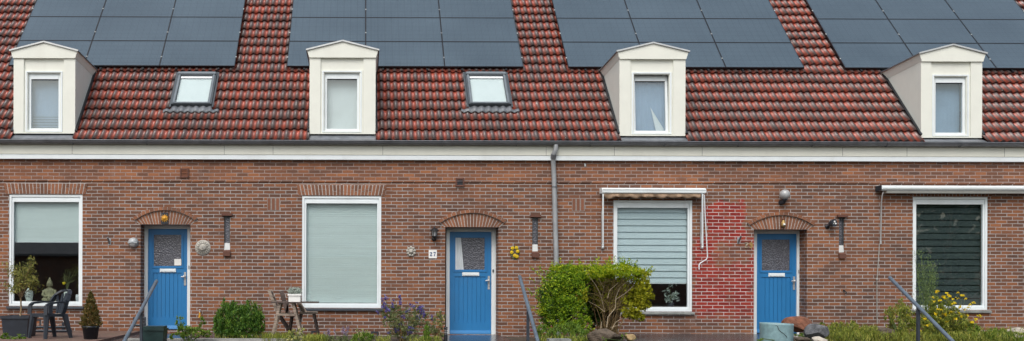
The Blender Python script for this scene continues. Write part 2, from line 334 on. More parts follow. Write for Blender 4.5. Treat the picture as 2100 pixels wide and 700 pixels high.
# ------------------------------------------------------------------ mesh builder
class MB:
    def __init__(s): s.v = []; s.f = []; s.sm = []
    def add(s, vs, fs, smooth=False):
        b = len(s.v); s.v += [tuple(x) for x in vs]
        for f in fs: s.f.append(tuple(b + i for i in f)); s.sm.append(smooth)
        return s
    def hexa(s, c):      # 8 corners: bottom loop (4), top loop (4)
        return s.add(c, [(3, 2, 1, 0), (4, 5, 6, 7), (0, 1, 5, 4), (1, 2, 6, 5), (2, 3, 7, 6), (3, 0, 4, 7)])
    def box(s, x0, x1, y0, y1, z0, z1):
        x0, x1 = min(x0, x1), max(x0, x1); y0, y1 = min(y0, y1), max(y0, y1); z0, z1 = min(z0, z1), max(z0, z1)
        return s.hexa([(x0, y0, z0), (x1, y0, z0), (x1, y1, z0), (x0, y1, z0), (x0, y0, z1), (x1, y0, z1), (x1, y1, z1), (x0, y1, z1)])
    def bar(s, a, b, w, t, up=(0, 0, 1)):
        a, b = Vector(a), Vector(b); d = (b - a).normalized(); u = Vector(up)
        if abs(d.dot(u)) > 0.95: u = Vector((0, 1, 0))
        sx = d.cross(u).normalized() * (w / 2); sz = sx.cross(d).normalized() * (t / 2)
        return s.hexa([a - sx - sz, a + sx - sz, a + sx + sz, a - sx + sz, b - sx - sz, b + sx - sz, b + sx + sz, b - sx + sz])
    def prism(s, poly, y0, y1):   # polygon in (x, z), extruded in y
        n = len(poly); vs = [(x, y0, z) for x, z in poly] + [(x, y1, z) for x, z in poly]
        fs = [tuple(range(n)), tuple(range(2 * n - 1, n - 1, -1))] + [(i, i + n, (i + 1) % n + n, (i + 1) % n) for i in range(n)]
        return s.add(vs, fs)
    def tube(s, pts, r, n=8, smooth=True):
        pts = [Vector(p) for p in pts]; rs = r if isinstance(r, (list, tuple)) else [r] * len(pts)
        rings = []; ref = None
        for i, p in enumerate(pts):
            d = (pts[min(i + 1, len(pts) - 1)] - pts[max(i - 1, 0)]).normalized()
            if ref is None:
                ref = Vector((0, 0, 1)) if abs(d.z) < 0.9 else Vector((1, 0, 0))
            a = d.cross(ref).normalized(); b = a.cross(d).normalized(); ref = b
            rings.append([p + (a * math.cos(2 * PI * k / n) + b * math.sin(2 * PI * k / n)) * rs[i] for k in range(n)])
        vs = [v for R in rings for v in R]; fs = []
        for i in range(len(rings) - 1):
            for k in range(n):
                fs.append((i * n + k, i * n + (k + 1) % n, (i + 1) * n + (k + 1) % n, (i + 1) * n + k))
        s.add(vs, fs, smooth)
        m = len(vs)
        s.add(rings[0], [tuple(range(n - 1, -1, -1))]); s.add(rings[-1], [tuple(range(n))])
        return s
    def lathe(s, prof, c=(0, 0, 0), n=20, axis='z', smooth=True):
        c = Vector(c); vs = []
        for r, h in prof:
            for k in range(n):
                a = 2 * PI * k / n
                if axis == 'z': vs.append(c + Vector((r * math.cos(a), r * math.sin(a), h)))
                else: vs.append(c + Vector((r * math.cos(a), -h, r * math.sin(a))))   # axis towards the viewer (-y)
        fs = []
        for i in range(len(prof) - 1):
            for k in range(n):
                q = (i * n + k, i * n + (k + 1) % n, (i + 1) * n + (k + 1) % n, (i + 1) * n + k)
                fs.append(q)
        s.add(vs, fs, smooth)
        return s
    def ball(s, c, r, n=10, m=7, sq=(1, 1, 1), jit=0.0, seed=0):
        rg = random.Random(seed); c = Vector(c); vs = []; fs = []
        for i in range(m + 1):
            t = PI * i / m
            for k in range(n):
                a = 2 * PI * k / n; q = 1 + rg.uniform(-jit, jit)
                vs.append(c + Vector((math.sin(t) * math.cos(a) * sq[0], math.sin(t) * math.sin(a) * sq[1], math.cos(t) * sq[2])) * r * q)
        for i in range(m):
            for k in range(n):
                fs.append((i * n + k, (i + 1) * n + k, (i + 1) * n + (k + 1) % n, i * n + (k + 1) % n))
        return s.add(vs, fs, True)
    def build(s, name, mat, parent=None, origin=None):
        o0 = Vector(origin) if origin is not None else (ORG.get(parent.name, Vector()) if parent else Vector())
        me = bpy.data.meshes.new(name)
        me.from_pydata([(v[0] - o0.x, v[1] - o0.y, v[2] - o0.z) for v in s.v], [], s.f)
        me.polygons.foreach_set('use_smooth', s.sm)
        me.update()
        if mat is not None: me.materials.append(M[mat] if isinstance(mat, str) else mat)
        o = bpy.data.objects.new(name, me); COL.objects.link(o)
        if parent: o.parent = parent; ORG[o.name] = o0
        else: o.location = o0
        return o
ORG = {}
def fix_normals(o):
    import bmesh
    bm = bmesh.new(); bm.from_mesh(o.data); bmesh.ops.recalc_face_normals(bm, faces=bm.faces); bm.to_mesh(o.data); bm.free(); return o
def tag(o, label, cat, group=None):
    o['label'] = label; o['category'] = cat
    if group: o['group'] = group
    return o
def thing(name, loc, label, cat, group=None):
    o = bpy.data.objects.new(name, None); COL.objects.link(o); o.location = loc; o.empty_display_size = 0.1
    ORG[o.name] = Vector(loc)
    return tag(o, label, cat, group)
def single(name, mb, mat, label, cat, group=None, origin=None):
    if origin is None:
        a = np.array(mb.v); origin = ((a[:, 0].min() + a[:, 0].max()) / 2, (a[:, 1].min() + a[:, 1].max()) / 2, a[:, 2].min())
    return tag(mb.build(name, mat, None, origin), label, cat, group)
def structure(name, mb, mat):
    o = mb.build(name, mat); o['kind'] = 'structure'; return o
def leaf_mesh(name, C, L, W, mat, parent=None, origin=None, droop=0.0, dirs=None, kind=None):
    """many small leaf faces: C centres (n,3)"""
    n = len(C); d = RNG.normal(size=(n, 3)) if dirs is None else dirs + RNG.normal(size=(n, 3)) * 0.45
    d[:, 2] -= droop; d /= np.linalg.norm(d, axis=1)[:, None]
    q = RNG.normal(size=(n, 3)); s = np.cross(d, q); s /= np.linalg.norm(s, axis=1)[:, None]
    nn = np.cross(s, d)
    l = L * RNG.uniform(0.6, 1.35, (n, 1)); w = W * RNG.uniform(0.6, 1.35, (n, 1))
    V = np.empty((n, 4, 3)); V[:, 0] = C - d * l / 2; V[:, 1] = C + s * w / 2 + nn * w * 0.12; V[:, 2] = C + d * l / 2; V[:, 3] = C - s * w / 2 + nn * w * 0.12
    V = V.reshape(-1, 3)
    o0 = Vector(origin) if origin is not None else (ORG.get(parent.name, Vector()) if parent else Vector())
    V = V - np.array(o0)
    me = bpy.data.meshes.new(name)
    me.vertices.add(4 * n); me.vertices.foreach_set('co', V.ravel())
    me.loops.add(4 * n); me.loops.foreach_set('vertex_index', np.arange(4 * n, dtype=np.int32))
    me.polygons.add(n); me.polygons.foreach_set('loop_start', np.arange(0, 4 * n, 4, dtype=np.int32))
    me.update(calc_edges=True); me.validate()
    me.materials.append(M[mat])
    o = bpy.data.objects.new(name, me); COL.objects.link(o)
    if parent: o.parent = parent; ORG[o.name] = o0
    else: o.location = o0
    if kind: o['kind'] = kind
    return o
def cloud(lobes, n, shell=0.55):
    """points in a set of ellipsoid lobes (cx,cy,cz,rx,ry,rz,weight), more of them near the surface, clumped"""
    out = []; wt = sum(l[6] for l in lobes)
    for l in lobes:
        k = max(4, int(n * l[6] / wt)); nc = max(3, k // 14)
        u = RNG.normal(size=(nc, 3)); u /= np.linalg.norm(u, axis=1)[:, None]
        r = RNG.uniform(0, 1, (nc, 1)) ** (1 / 3); r = shell + (1 - shell) * r if shell < 1 else r
        r = r * RNG.uniform(0.82, 1.12, (nc, 1))
        cl = u * r * np.array(l[3:6])
        idx = RNG.integers(0, nc, k)
        pts = cl[idx] + RNG.normal(size=(k, 3)) * np.array(l[3:6]) * 0.085
        out.append(pts + np.array(l[0:3]))
    return np.concatenate(out)
def text_mesh(txt, size, depth):
    cu = bpy.data.curves.new('txt', 'FONT'); cu.body = txt; cu.size = size; cu.extrude = depth; cu.align_x = 'CENTER'; cu.align_y = 'CENTER'
    ob = bpy.data.objects.new('txt', cu); COL.objects.link(ob)
    bpy.context.view_layer.update()
    me = bpy.data.meshes.new_from_object(ob.evaluated_get(bpy.context.evaluated_depsgraph_get()))
    bpy.data.objects.remove(ob)
    return me
# ------------------------------------------------------------------ the terrace: four houses
BOUND = [-12.0, (521 - PX0) / 100, (1138 - PX0) / 100, (1740 - PX0) / 100, 18.0]
ZF = P(745, 373.8).z            # underside of the frieze of brick
ZC = 3.587                      # underside of the white cornice
DEPTH = 9.0
DREC = 0.36                     # door recess
def rect(x0, y0, x1, y1, Y=0.0):
    a = P(x0, (y0 + y1) / 2, Y); b = P(x1, (y0 + y1) / 2, Y); c = P((x0 + x1) / 2, y0, Y); d = P((x0 + x1) / 2, y1, Y)
    return a.x, b.x, d.z, c.z          # x0 x1 z0 z1
HOUSES = [
 dict(win=(18, 399, 169, 628), door=(288, 460.5, 390, 679), slit=(459.5, 443, 471.5, 513),
      leaf=(304.5, 470, 384.4, 676), panels=[(75, 0), (503, 0)], dormer=(28, 154, 274, 120, 104.5, 87, 162), sky=(351, 434, 152, 217, 443),
      label='leftmost brick row house with half lowered sage blind and statue in its window'),
 dict(win=(619, 402, 782, 632), door=(913, 466, 1022, 688), slit=(1091.5, 446, 1103.5, 516),
      leaf=(922, 476, 1006.8, 686), panels=[(601, 0), (1048, 0)], dormer=(635, 770, 275, 119, 103, 85, 776), sky=(961, 1048, 152, 217, 1040),
      label='brick row house around the door beside the number 27 plate, with fully drawn sage blind'),
 dict(win=(1258, 411, 1420, 639.5), door=(1546, 470.7, 1655, 690), slit=(1720.5, 446, 1731.5, 518),
      leaf=(1550.4, 480, 1631.6, 690), panels=[(1132, 0), (1577, 0)], dormer=(1270.5, 1405.5, 279, 122, 106, 89, 1410), sky=None,
      label='brick row house with a patch of red painted wall and a striped pale blue blind'),
 dict(win=(1872, 404, 2026, 636), door=None, slit=None,
      leaf=None, panels=[(1653, 0), (2080, 0)], dormer=(1889, 2014, 283, 127, 110, 93, 2016), sky=None,
      label='rightmost brick row house with dark green blind behind yellow flowers'),
]
SLOPE = 7.3; GAUGE = 0.33; AMP = 0.022
def wave(x):
    t = (x / 0.15) % 1.0
    return AMP * (1.0 if False else (0.5 - 0.5 * math.cos(2 * PI * t)) ** 0.8) * 2 - AMP
def crest(x):
    t = (x / 0.15) % 1.0
    return 0.5 - 0.5 * math.cos(2 * PI * t)
def roof_tiles(x0, x1, root, holes, hi):
    dx = 0.15 / 8
    xs = [x0] + [k * dx for k in range(math.ceil(x0 / dx + 1e-6), math.floor(x1 / dx - 1e-6) + 1)] + [x1]
    V = []; Fc = []; cr = []; rn = []; nx = len(xs)
    rg = random.Random(100 + hi)
    jit = {}
    nk = int(SLOPE / GAUGE)
    for k in range(nk):
        u0 = k * GAUGE; base = len(V)
        for row in range(3):
            for x in xs:
                ti = math.floor(x / 0.3); key = (ti, k)
                if key not in jit: jit[key] = (rg.uniform(0, 0.007), rg.uniform(-0.008, 0.008), rg.random())
                j = jit[key]; w = wave(x)
                if row == 0: p = roof_pt(x, u0 + 0.0 + j[1], w - 0.004)
                elif row == 1: p = roof_pt(x, u0 - 0.035 + j[1], w + 0.047 + j[0])
                else: p = roof_pt(x, u0 + GAUGE, w + 0.002)
                V.append(tuple(p)); cr.append(crest(x))
        for i in range(nx - 1):
            xm = (xs[i] + xs[i + 1]) / 2
            q = roof_pt(xm, u0 + GAUGE / 2)
            if any(h[0] < xm < h[1] and h[2] < q.y < h[3] for h in holes): continue
            r = jit[(math.floor(xm / 0.3), k)][2]
            for row in (0, 1):
                a = base + row * nx + i
                Fc.append((a, a + 1, a + nx + 1, a + nx)); rn.append(r)
    o0 = ORG[root.name]
    me = bpy.data.meshes.new('roof'); me.from_pydata([(v[0] - o0.x, v[1] - o0.y, v[2] - o0.z) for v in V], [], Fc)
    at = me.attributes.new('tile_rnd', 'FLOAT', 'FACE'); at.data.foreach_set('value', rn)
    at = me.attributes.new('crest', 'FLOAT', 'POINT'); at.data.foreach_set('value', cr)
    me.polygons.foreach_set('use_smooth', [True] * len(Fc)); me.update()
    me.materials.append(M['tile'])
    o = bpy.data.objects.new('roof', me); COL.objects.link(o); o.parent = root; ORG[o.name] = o0
    return o
def wall_with_holes(mb, x0, x1, z0, z1, holes, rec):
    xs = sorted({x0, x1, *[h[0] for h in holes], *[h[1] for h in holes]}); zs = sorted({z0, z1, *[h[2] for h in holes], *[h[3] for h in holes]})
    for i in range(len(xs) - 1):
        for j in range(len(zs) - 1):
            cx, cz = (xs[i] + xs[i + 1]) / 2, (zs[j] + zs[j + 1]) / 2
            if any(h[0] < cx < h[1] and h[2] < cz < h[3] for h in holes): continue
            a, b, c, d = xs[i], xs[i + 1], zs[j], zs[j + 1]
            mb.add([(a, 0, c), (b, 0, c), (b, 0, d), (a, 0, d)], [(0, 1, 2, 3)])
    for h, r in zip(holes, rec):
        a, b, c, d = h
        mb.add([(a, 0, c), (a, 0, d), (a, r, d), (a, r, c)], [(0, 1, 2, 3)])
        mb.add([(b, 0, c), (b, r, c), (b, r, d), (b, 0, d)], [(0, 1, 2, 3)])
        mb.add([(a, 0, d), (b, 0, d), (b, r, d), (a, r, d)], [(0, 1, 2, 3)])
        mb.add([(a, 0, c), (a, r, c), (b, r, c), (b, 0, c)], [(0, 1, 2, 3)])
def arch(root, x0, x1, zb, rise=0.21, ov=0.11, hi=0, key=False):
    """flat soffit, radiating bricks under a projecting segmental ring"""
    xa, xb = x0 - ov, x1 + ov; cx = (xa + xb) / 2; half = (xb - xa) / 2; zs = zb + 0.08
    R = (half * half + rise * rise) / (2 * rise); cz = zs + rise - R
    t0 = math.asin(half / R)
    bed = MB(); n = 26
    poly = [(x0 - 0.02, zb - 0.002), (x1 + 0.02, zb - 0.002), (xb, zs)] + [(cx + R * math.sin(t0 - 2 * t0 * i / n), cz + R * math.cos(t0 - 2 * t0 * i / n)) for i in range(1, n)] + [(xa, zs)]
    bed.prism(poly, -0.004, 0.05)
    b = bed.build('door_arch', 'mortar', root)
    br = MB(); nb = 19
    for i in range(nb):
        ta = -t0 * 0.985 + 2 * t0 * 0.985 * (i + 0.13) / nb; tb = -t0 * 0.985 + 2 * t0 * 0.985 * (i + 0.87) / nb
        # lower ends follow the flat soffit
        def low(t):
            fx = cx + (cx - x0 + 0.01) * (t / t0); return (max(x0 - 0.012, min(x1 + 0.012, fx)), zb)
        def top(t): return (cx + (R - 0.012) * math.sin(t), cz + (R - 0.012) * math.cos(t))
        l0, l1, u1, u0 = low(ta), low(tb), top(tb), top(ta)
        br.prism([l0, l1, u1, u0], -0.010 - 0.003 * random.random(), 0.02)
    br.build('arch_bricks', 'arch_brick', b)
    rg = MB(); nr = 15
    for i in range(nr):
        ta = -t0 * 1.0 + 2 * t0 * (i + 0.07) / nr; tb = -t0 + 2 * t0 * (i + 0.93) / nr
        pts = []
        for t, r in ((ta, R), (tb, R), (tb, R + 0.062), (ta, R + 0.062)): pts.append((cx + r * math.sin(t), cz + r * math.cos(t)))
        rg.prism(pts, -0.045 - 0.004 * random.random(), 0.02)
    rm = MB(); nn = 30
    rm.prism([(cx + (R + 0.003) * math.sin(-t0 + 2 * t0 * i / nn), cz + (R + 0.003) * math.cos(-t0 + 2 * t0 * i / nn)) for i in range(nn + 1)] +
             [(cx + (R + 0.058) * math.sin(t0 - 2 * t0 * i / nn), cz + (R + 0.058) * math.cos(t0 - 2 * t0 * i / nn)) for i in range(nn + 1)], -0.036, 0.02)
    rm.build('ring_mortar', 'mortar', b)
    rg.build('arch_ring', 'arch_brick', b)
    return cx, zb, zs + rise
def frame_ring(mb, x0, x1, z0, z1, t, y0, y1, tb=None, tt=None):
    tb = tb or t; tt = tt or t
    mb.box(x0, x0 + t, y0, y1, z0, z1); mb.box(x1 - t, x1, y0, y1, z0, z1)
    mb.box(x0 + t, x1 - t, y0, y1, z0, z0 + tb); mb.box(x0 + t, x1 - t, y0, y1, z1 - tt, z1)
def window(root, h, hi):
    x0, x1, z0, z1 = h
    fr = MB(); frame_ring(fr, x0 + 0.004, x1 - 0.004, z0 + 0.004, z1 - 0.004, 0.045, 0.012, 0.09)
    f = fr.build('window', 'white', root)
    g = 0.052; a, b, c, d = x0 + g, x1 - g, z0 + g, z1 - g
    s = MB(); frame_ring(s, a, b, c, d, 0.034, 0.032, 0.085, tb=0.045); s.build('sash', 'white', f)
    hb = MB(); hb.box(a + 0.034, b - 0.034, 0.026, 0.08, d - 0.034 - 0.065, d - 0.034); hb.build('head_box', 'white', f)
    a += 0.034; b -= 0.034; c += 0.045; d -= 0.10
    p = MB(); p.box(a - 0.005, b + 0.005, 0.058, 0.066, c - 0.005, d + 0.005); p.build('pane', 'glass', f)
    bl = MB()
    zlo = {0: P(100, 495).z, 1: c + 0.01, 2: P(1340, 580).z, 3: c + 0.01}[hi]
    mat = ['sage_blind', 'sage_blind', 'duo_blind', 'dark_blind'][hi]
    if hi in (0, 1):
        n = 90; zz = [zlo + (d + 0.02 - zlo) * i / n for i in range(n + 1)]
        for i in range(n):
            y0 = 0.125 + 0.004 * (i % 2); y1 = 0.125 + 0.004 * ((i + 1) % 2)
            bl.add([(a - .01, y0, zz[i]), (b + .01, y0, zz[i]), (b + .01, y1, zz[i + 1]), (a - .01, y1, zz[i + 1])], [(0, 1, 2, 3)])
        bl.box(a - .01, b + .01, 0.131, 0.134, zlo, d + 0.02)
    else:
        per = 0.134; k0 = math.floor(zlo / per); z = k0 * per
        while z < d + 0.02:
            lo = max(z, zlo); hi_ = min(z + per, d + 0.02)
            if hi_ > lo: bl.hexa([(a - .01, 0.118, lo), (b + .01, 0.118, lo), (b + .01, 0.124, lo), (a - .01, 0.124, lo), (a - .01, 0.136, hi_), (b + .01, 0.136, hi_), (b + .01, 0.142, hi_), (a - .01, 0.142, hi_)])
            z += per
    bl.build('blind', mat, f)
    if hi in (0, 2):
        bb = MB(); bb.box(a, b, 0.118, 0.142, zlo - 0.022, zlo - 0.002); bb.build('blind_bar', 'white_blind', f)
    inn = MB(); inn.box(x0 + 0.03, x1 - 0.03, 0.10, 0.42, c - 0.05, c - 0.012); inn.build('inner_sill', 'white_blind' if hi != 3 else 'sill_grey', f)
    sl = MB(); zt = z0 + 0.001
    ov = 0.035 if hi != 3 else 0.05
    sl.hexa([(x0 - ov, -0.055, zt - 0.055), (x1 + ov, -0.055, zt - 0.055), (x1 + ov, 0.02, zt - 0.055), (x0 - ov, 0.02, zt - 0.055),
             (x0 - ov, -0.055, zt - 0.018), (x1 + ov, -0.055, zt - 0.018), (x1 + ov, 0.02, zt - 0.002), (x0 - ov, 0.02, zt - 0.002)])
    sl.build('sill', ['sill_dark', 'sill_dark', 'sill_grey', 'sill_grey'][hi], f)
    return a, b, c, d
def soldiers(root, h):
    x0, x1, z0, z1 = h; x0 -= 0.07; x1 += 0.07; top = z1 + 0.222
    bed = MB(); bed.box(x0, x1, -0.004, 0.03, z1 + 0.006, top + 0.006); s = bed.build('soldier_course', 'mortar', root)
    m = MB(); n = int((x1 - x0) / 0.0705); cx = (x0 + x1) / 2
    for i in range(n):
        a = x0 + (x1 - x0) * (i + 0.12) / n; b = x0 + (x1 - x0) * (i + 0.88) / n
        k = ((a + b) / 2 - cx) * 0.055
        split = random.random() < 0.55; y = -0.011 - 0.003 * random.random(); zm = z1 + 0.006 + 0.216 * random.choice((0.4, 0.6))
        segs = [(z1 + 0.012, zm - 0.005), (zm + 0.005, top)] if split else [(z1 + 0.012, top)]
        for lo, hi in segs:
            f0 = (lo - z1) / 0.22; f1 = (hi - z1) / 0.22
            m.prism([(a + k * f0, lo), (b + k * f0, lo), (b + k * f1, hi), (a + k * f1, hi)], y, 0.01)
    m.build('soldier_bricks', 'arch_brick', s)
def door(root, h, leaf, hi):
    x0, x1, z0, z1 = h
    Y = DREC
    lx0, lx1, lz0, lz1 = rect(*leaf, Y + 0.02)
    if hi == 2: lz0 = z0 + 0.04
    f = MB(); t = 0.075
    f.box(max(x0 + .002, lx0 - t), lx0 - 0.004, Y - 0.03, Y + 0.08, z0 + .002, z1 - .002); f.box(lx1 + 0.004, min(x1 - .002, lx1 + t), Y - 0.03, Y + 0.08, z0 + .002, z1 - .002)
    f.box(lx0 - 0.004, lx1 + 0.004, Y - 0.03, Y + 0.08, lz1 + 0.004, z1 - .002)
    # brick returns where the opening is wider than the frame
    fr = f.build('door_frame', 'white', root)
    if x1 - .002 > lx1 + t: 
        w = MB(); w.box(lx1 + t, x1 - .002, Y - 0.02, Y + 0.08, z0 + .002, z1 - .002); w.build('frame_packing', 'white', fr)
    bellx = (lx1 + t * 0.5); bell = MB(); bell.box(bellx - 0.014, bellx + 0.014, Y - 0.045, Y - 0.028, lz0 + (lz1 - lz0) * .56 + .1, lz0 + (lz1 - lz0) * .56 + .16); bell.build('doorbell', 'black_plastic' if hi == 1 else 'metal', fr)
    th = MB(); th.box(x0 - 0.02, x1 + 0.0, Y - 0.30, Y + 0.08, z0 - 0.06, lz0 - 0.014); th.build('threshold', 'sill_grey', fr)
    W = lx1 - lx0; H = lz1 - lz0; X = lambda u: lx0 + W * u; Z = lambda v: lz1 - H * v
    d = MB()
    y = Y + 0.0; b = Y + 0.05
    # stiles and rails round the glass and the boarded panel
    d.box(lx0, X(.12), y, b, lz0, lz1); d.box(X(.86), lx1, y, b, lz0, lz1)
    d.box(X(.12), X(.86), y, b, Z(.050), lz1); d.box(X(.12), X(.86), y, b, Z(.435), Z(.375)); d.box(X(.12), X(.86), y, b, lz0, Z(.88))
    dd = d.build('door', 'blue', root)
    p = MB(); n = 7
    for i in range(n):
        a = X(.12 + .74 * i / n) + 0.0035; e = X(.12 + .74 * (i + 1) / n) - 0.0035
        p.box(a, e, y + 0.014, y + 0.036, Z(.88), Z(.435))
    p.box(X(.12), X(.86), y + 0.028, y + 0.045, Z(.88), Z(.435))
    p.build('boarded_panel', 'blue', dd)
    m = MB(); frame_ring(m, X(.085), X(.895), Z(.39), Z(.035), 0.018, y - 0.013, y + 0.01)
    frame_ring(m, X(.12), X(.86), Z(.375), Z(.050), 0.014, y + 0.006, y + 0.03); m.build('moulding', 'blue', dd)
    wb = MB(); wb.hexa([(lx0 + .003, y - .042, lz0 + .012), (lx1 - .003, y - .042, lz0 + .012), (lx1 - .003, y, lz0 + .012), (lx0 + .003, y, lz0 + .012),
                        (lx0 + .003, y - .034, lz0 + .045), (lx1 - .003, y - .034, lz0 + .045), (lx1 - .003, y, lz0 + .085), (lx0 + .003, y, lz0 + .085)]); wb.build('weather_bar', 'blue', dd)
    g = MB(); g.box(X(.12) + .012, X(.86) - .012, y + 0.018, y + 0.026, Z(.375) + .012, Z(.050) - .012); gg = g.build('glass', 'figured', dd)
    if hi == 1:
        c = MB(); nseg = 8; za, zb = Z(.37), Z(.055)
        for i in range(nseg):
            a = X(.135) + 0.115 * i / nseg; e = X(.135) + 0.115 * (i + 1) / nseg; ya = y + 0.014 - 0.003 * (i % 2); yb = y + 0.014 - 0.003 * ((i + 1) % 2)
            k = 0.075
            c.add([(X(.135) + (a - X(.135)) * 1.55, ya, za), (X(.135) + (e - X(.135)) * 1.55, yb, za), (e, yb, zb), (a, ya, zb)], [(0, 1, 2, 3)])
        c.build('lace_curtain', 'curtain', dd)
    if hi == 0:
        c = MB(); c.box(X(.665), X(.86), y + 0.006, y + 0.015, Z(.362), Z(.298)); c.build('notice_card', 'paper', dd)
    lp = MB(); zc = Z(.412); lp.box(X(.30), X(.71), y - 0.012, y, zc - .036, zc + .036); lp.box(X(.32), X(.69), y - 0.02, y - 0.012, zc - .022, zc + .022); lp.build('letter_plate', 'white', dd)
    hd = MB(); hx = X(.945); hz = Z(.49); hd.box(hx - .022, hx + .022, y - .01, y, hz - .15, hz + .13); hd.tube([(hx, y - .01, hz + .035), (hx, y - .06, hz + .035)], .012); hd.tube([(hx, y - .055, hz + .035), (hx - .075, y - .055, hz + .03)], [.017, .013])
    hd.ball((hx - .012, y - .062, hz + .035), .026)
    hd.lathe([(0, 0), (.011, 0.012), (.011, 0)], (hx, y - .01, hz - .07), 10, 'y'); hd.build('handle', 'metal', dd)
def slit_window(root, h):
    x0, x1, z0, z1 = h
    f = MB(); frame_ring(f, x0 + .003, x1 - .003, z0 + .1, z1 - .003, 0.016, 0.03, 0.09, tb=.012); ff = f.build('slit_window', 'dark_frame', root)
    g = MB(); g.box(x0 + .015, x1 - .015, 0.05, 0.057, z0 + .11, z1 - .015); g.build('pane', 'figured', ff)
    w = MB(); w.hexa([(x0 + .003, 0.008, z0 + .003), (x1 - .003, 0.008, z0 + .003), (x1 - .003, .09, z0 + .003), (x0 + .003, .09, z0 + .003),
                      (x0 + .003, 0.03, z0 + .145), (x1 - .003, 0.03, z0 + .145), (x1 - .003, .09, z0 + .145), (x0 + .003, .09, z0 + .145)]); w.build('sloping_sill', 'dull_white', ff)
    c = MB(); c.box(x0 - .045, x1 + .05, -.055, .02, z1 + .002, z1 + .05); c.build('lintel_brick', 'cap_brick', ff)
    c = MB(); c.hexa([(x0 - .012, -.05, z0 - .125), (x1 + .012, -.05, z0 - .125), (x1 + .012, .01, z0 - .125), (x0 - .012, .01, z0 - .125),
                      (x0 - .012, -.05, z0 - .03), (x1 + .012, -.05, z0 - .03), (x1 + .012, .01, z0 + .0), (x0 - .012, .01, z0 + .0)]); c.build('sill_brick', 'cap_brick', ff)
def dormer(root, D, hi):
    pl, pr, pb, pt, pe, pa, gr = D
    Yf = -0.05
    x0, x1, zb, zt = rect(pl, pt, pr, pb, Yf)
    ze = P((pl + pr) / 2, pe, Yf - .03).z; za = P((pl + pr) / 2, pa, Yf - .03).z
    cx = (x0 + x1) / 2; W = x1 - x0
    roofY = lambda z: EY + (z - EZ) / TAN         # where the roof plane reaches height z
    over = 0.055; drop = 0.085
    holes = (x0 + 0.0, x1 - 0.0, -2, roofY(ze) - 0.05)
    yb = roofY(zt) + 0.05
    t = 0.03; cheeks = []
    for xa, xb in ((x0, x0 + t), (x1 - t, x1)):
        ch = MB()
        y0 = Yf + 0.06; z0 = EZ + TAN * (y0 - EY) - 0.08; yt = roofY(zt) + .06
        ch.add([(xa, y0, z0), (xb, y0, z0), (xa, yt, zt - .03), (xb, yt, zt - .03), (xa, y0, zt + .002), (xb, y0, zt + .002)],
               [(0, 1, 5, 4), (0, 4, 2), (1, 3, 5), (2, 4, 5, 3), (0, 2, 3, 1)])
        cheeks.append(ch)
    pf = 0.165 * W
    m = MB(); m.box(x0 + pf, x1 - pf * 1.12, Yf + 0.035, Yf + .065, zb + (zt - zb) * 0.845, zt); root_d = m.build('dormer', 'cream', root)
    for ch in cheeks: fix_normals(ch.build('side_cheek', 'cream', root_d))
    pil = [(x0 - .002, x0 + pf), (x1 - pf * 1.12, x1 + .002)]
    for a, b in pil:
        m = MB(); m.box(a, b, Yf, Yf + 0.065, zb, zt); m.build('pilaster', 'cream', root_d)
    a, b = pil[0][1], pil[1][0]
    yr = Yf + 0.035; wz0 = zb + 0.02; wz1 = zb + (zt - zb) * 0.845
    m = MB(); m.box(a, b, Yf + 0.0, Yf + 0.06, zb, wz0); m.build('bottom_sill', 'cream', root_d)
    # window: outer frame, sash, pane, top vent
    wx0, wx1 = (a + .002, b - .002)
    f = MB(); to = 0.075
    frame_ring(f, wx0, wx1, wz0, wz1, to, Yf + .022, Yf + .10, tb=.05, tt=.06); w = f.build('dormer_window', 'cream', root_d)
    f = MB(); frame_ring(f, wx0 + .03, wx1 - .03, wz0 + .015, wz1 - .02, .03, Yf + .008, Yf + .03, tb=.02, tt=.025); f.build('frame_trim', 'white', root_d)
    sx0, sx1, sz0, sz1 = wx0 + to, wx1 - to, wz0 + .05, wz1 - .06
    tilt = 0.075 if hi == 2 else 0.0
    def sash_pt(x, y, z): return (x, y + tilt * (z - sz0) / (sz1 - sz0), z)
    f = MB(); frame_ring(f, sx0 + .002, sx1 - .002, sz0 + .002, sz1 - .002, .05, Yf + .065, Yf + .12, tb=.045, tt=.05)
    f.v = [sash_pt(*v) for v in f.v]; f.build('sash', 'white', root_d)
    g = MB(); g.box(sx0 + .045, sx1 - .045, Yf + .085, Yf + .093, sz0 + .04, sz1 - .045); g.v = [sash_pt(*v) for v in g.v]; g.build('pane', 'glass', root_d)
    hb = MB(); hb.box(sx0 + .052, sx1 - .052, Yf + .055, Yf + .084, sz1 - .115, sz1 - .052); hb.v = [sash_pt(*v) for v in hb.v]; hb.build('vent_strip', 'white', root_d)
    sh = MB(); sh.box(sx0 + .052, sx1 - .052, Yf + .07, Yf + .084, sz1 - .132, sz1 - .115); sh.v = [sash_pt(*v) for v in sh.v]; sh.build('vent_slot', 'black_plastic', root_d)
    c = MB(); nseg = 16
    for i in range(nseg):
        xa = sx0 + .01 + (sx1 - sx0 - .02) * i / nseg; xb = sx0 + .01 + (sx1 - sx0 - .02) * (i + 1) / nseg
        k = {0: .002, 1: 0.0, 2: .006, 3: .001}[hi]
        ya = Yf + .22 + k * (i % 2); yb2 = Yf + .22 + k * ((i + 1) % 2)
        c.add([(xa, ya, sz0 - .03), (xb, yb2, sz0 - .03), (xb, yb2, sz1), (xa, ya, sz1)], [(0, 1, 2, 3)])
    c.build('curtain', 'white_blind' if hi == 1 else 'net', root_d)
    if hi == 0:
        sl = MB()
        for i in range(5): sl.box(sx0 + .055, sx1 - .055, Yf + .17, Yf + .175, sz0 + .07 + .055 * i, sz0 + .078 + .055 * i)
        sl.build('blind_slats', 'dark_frame', root_d)
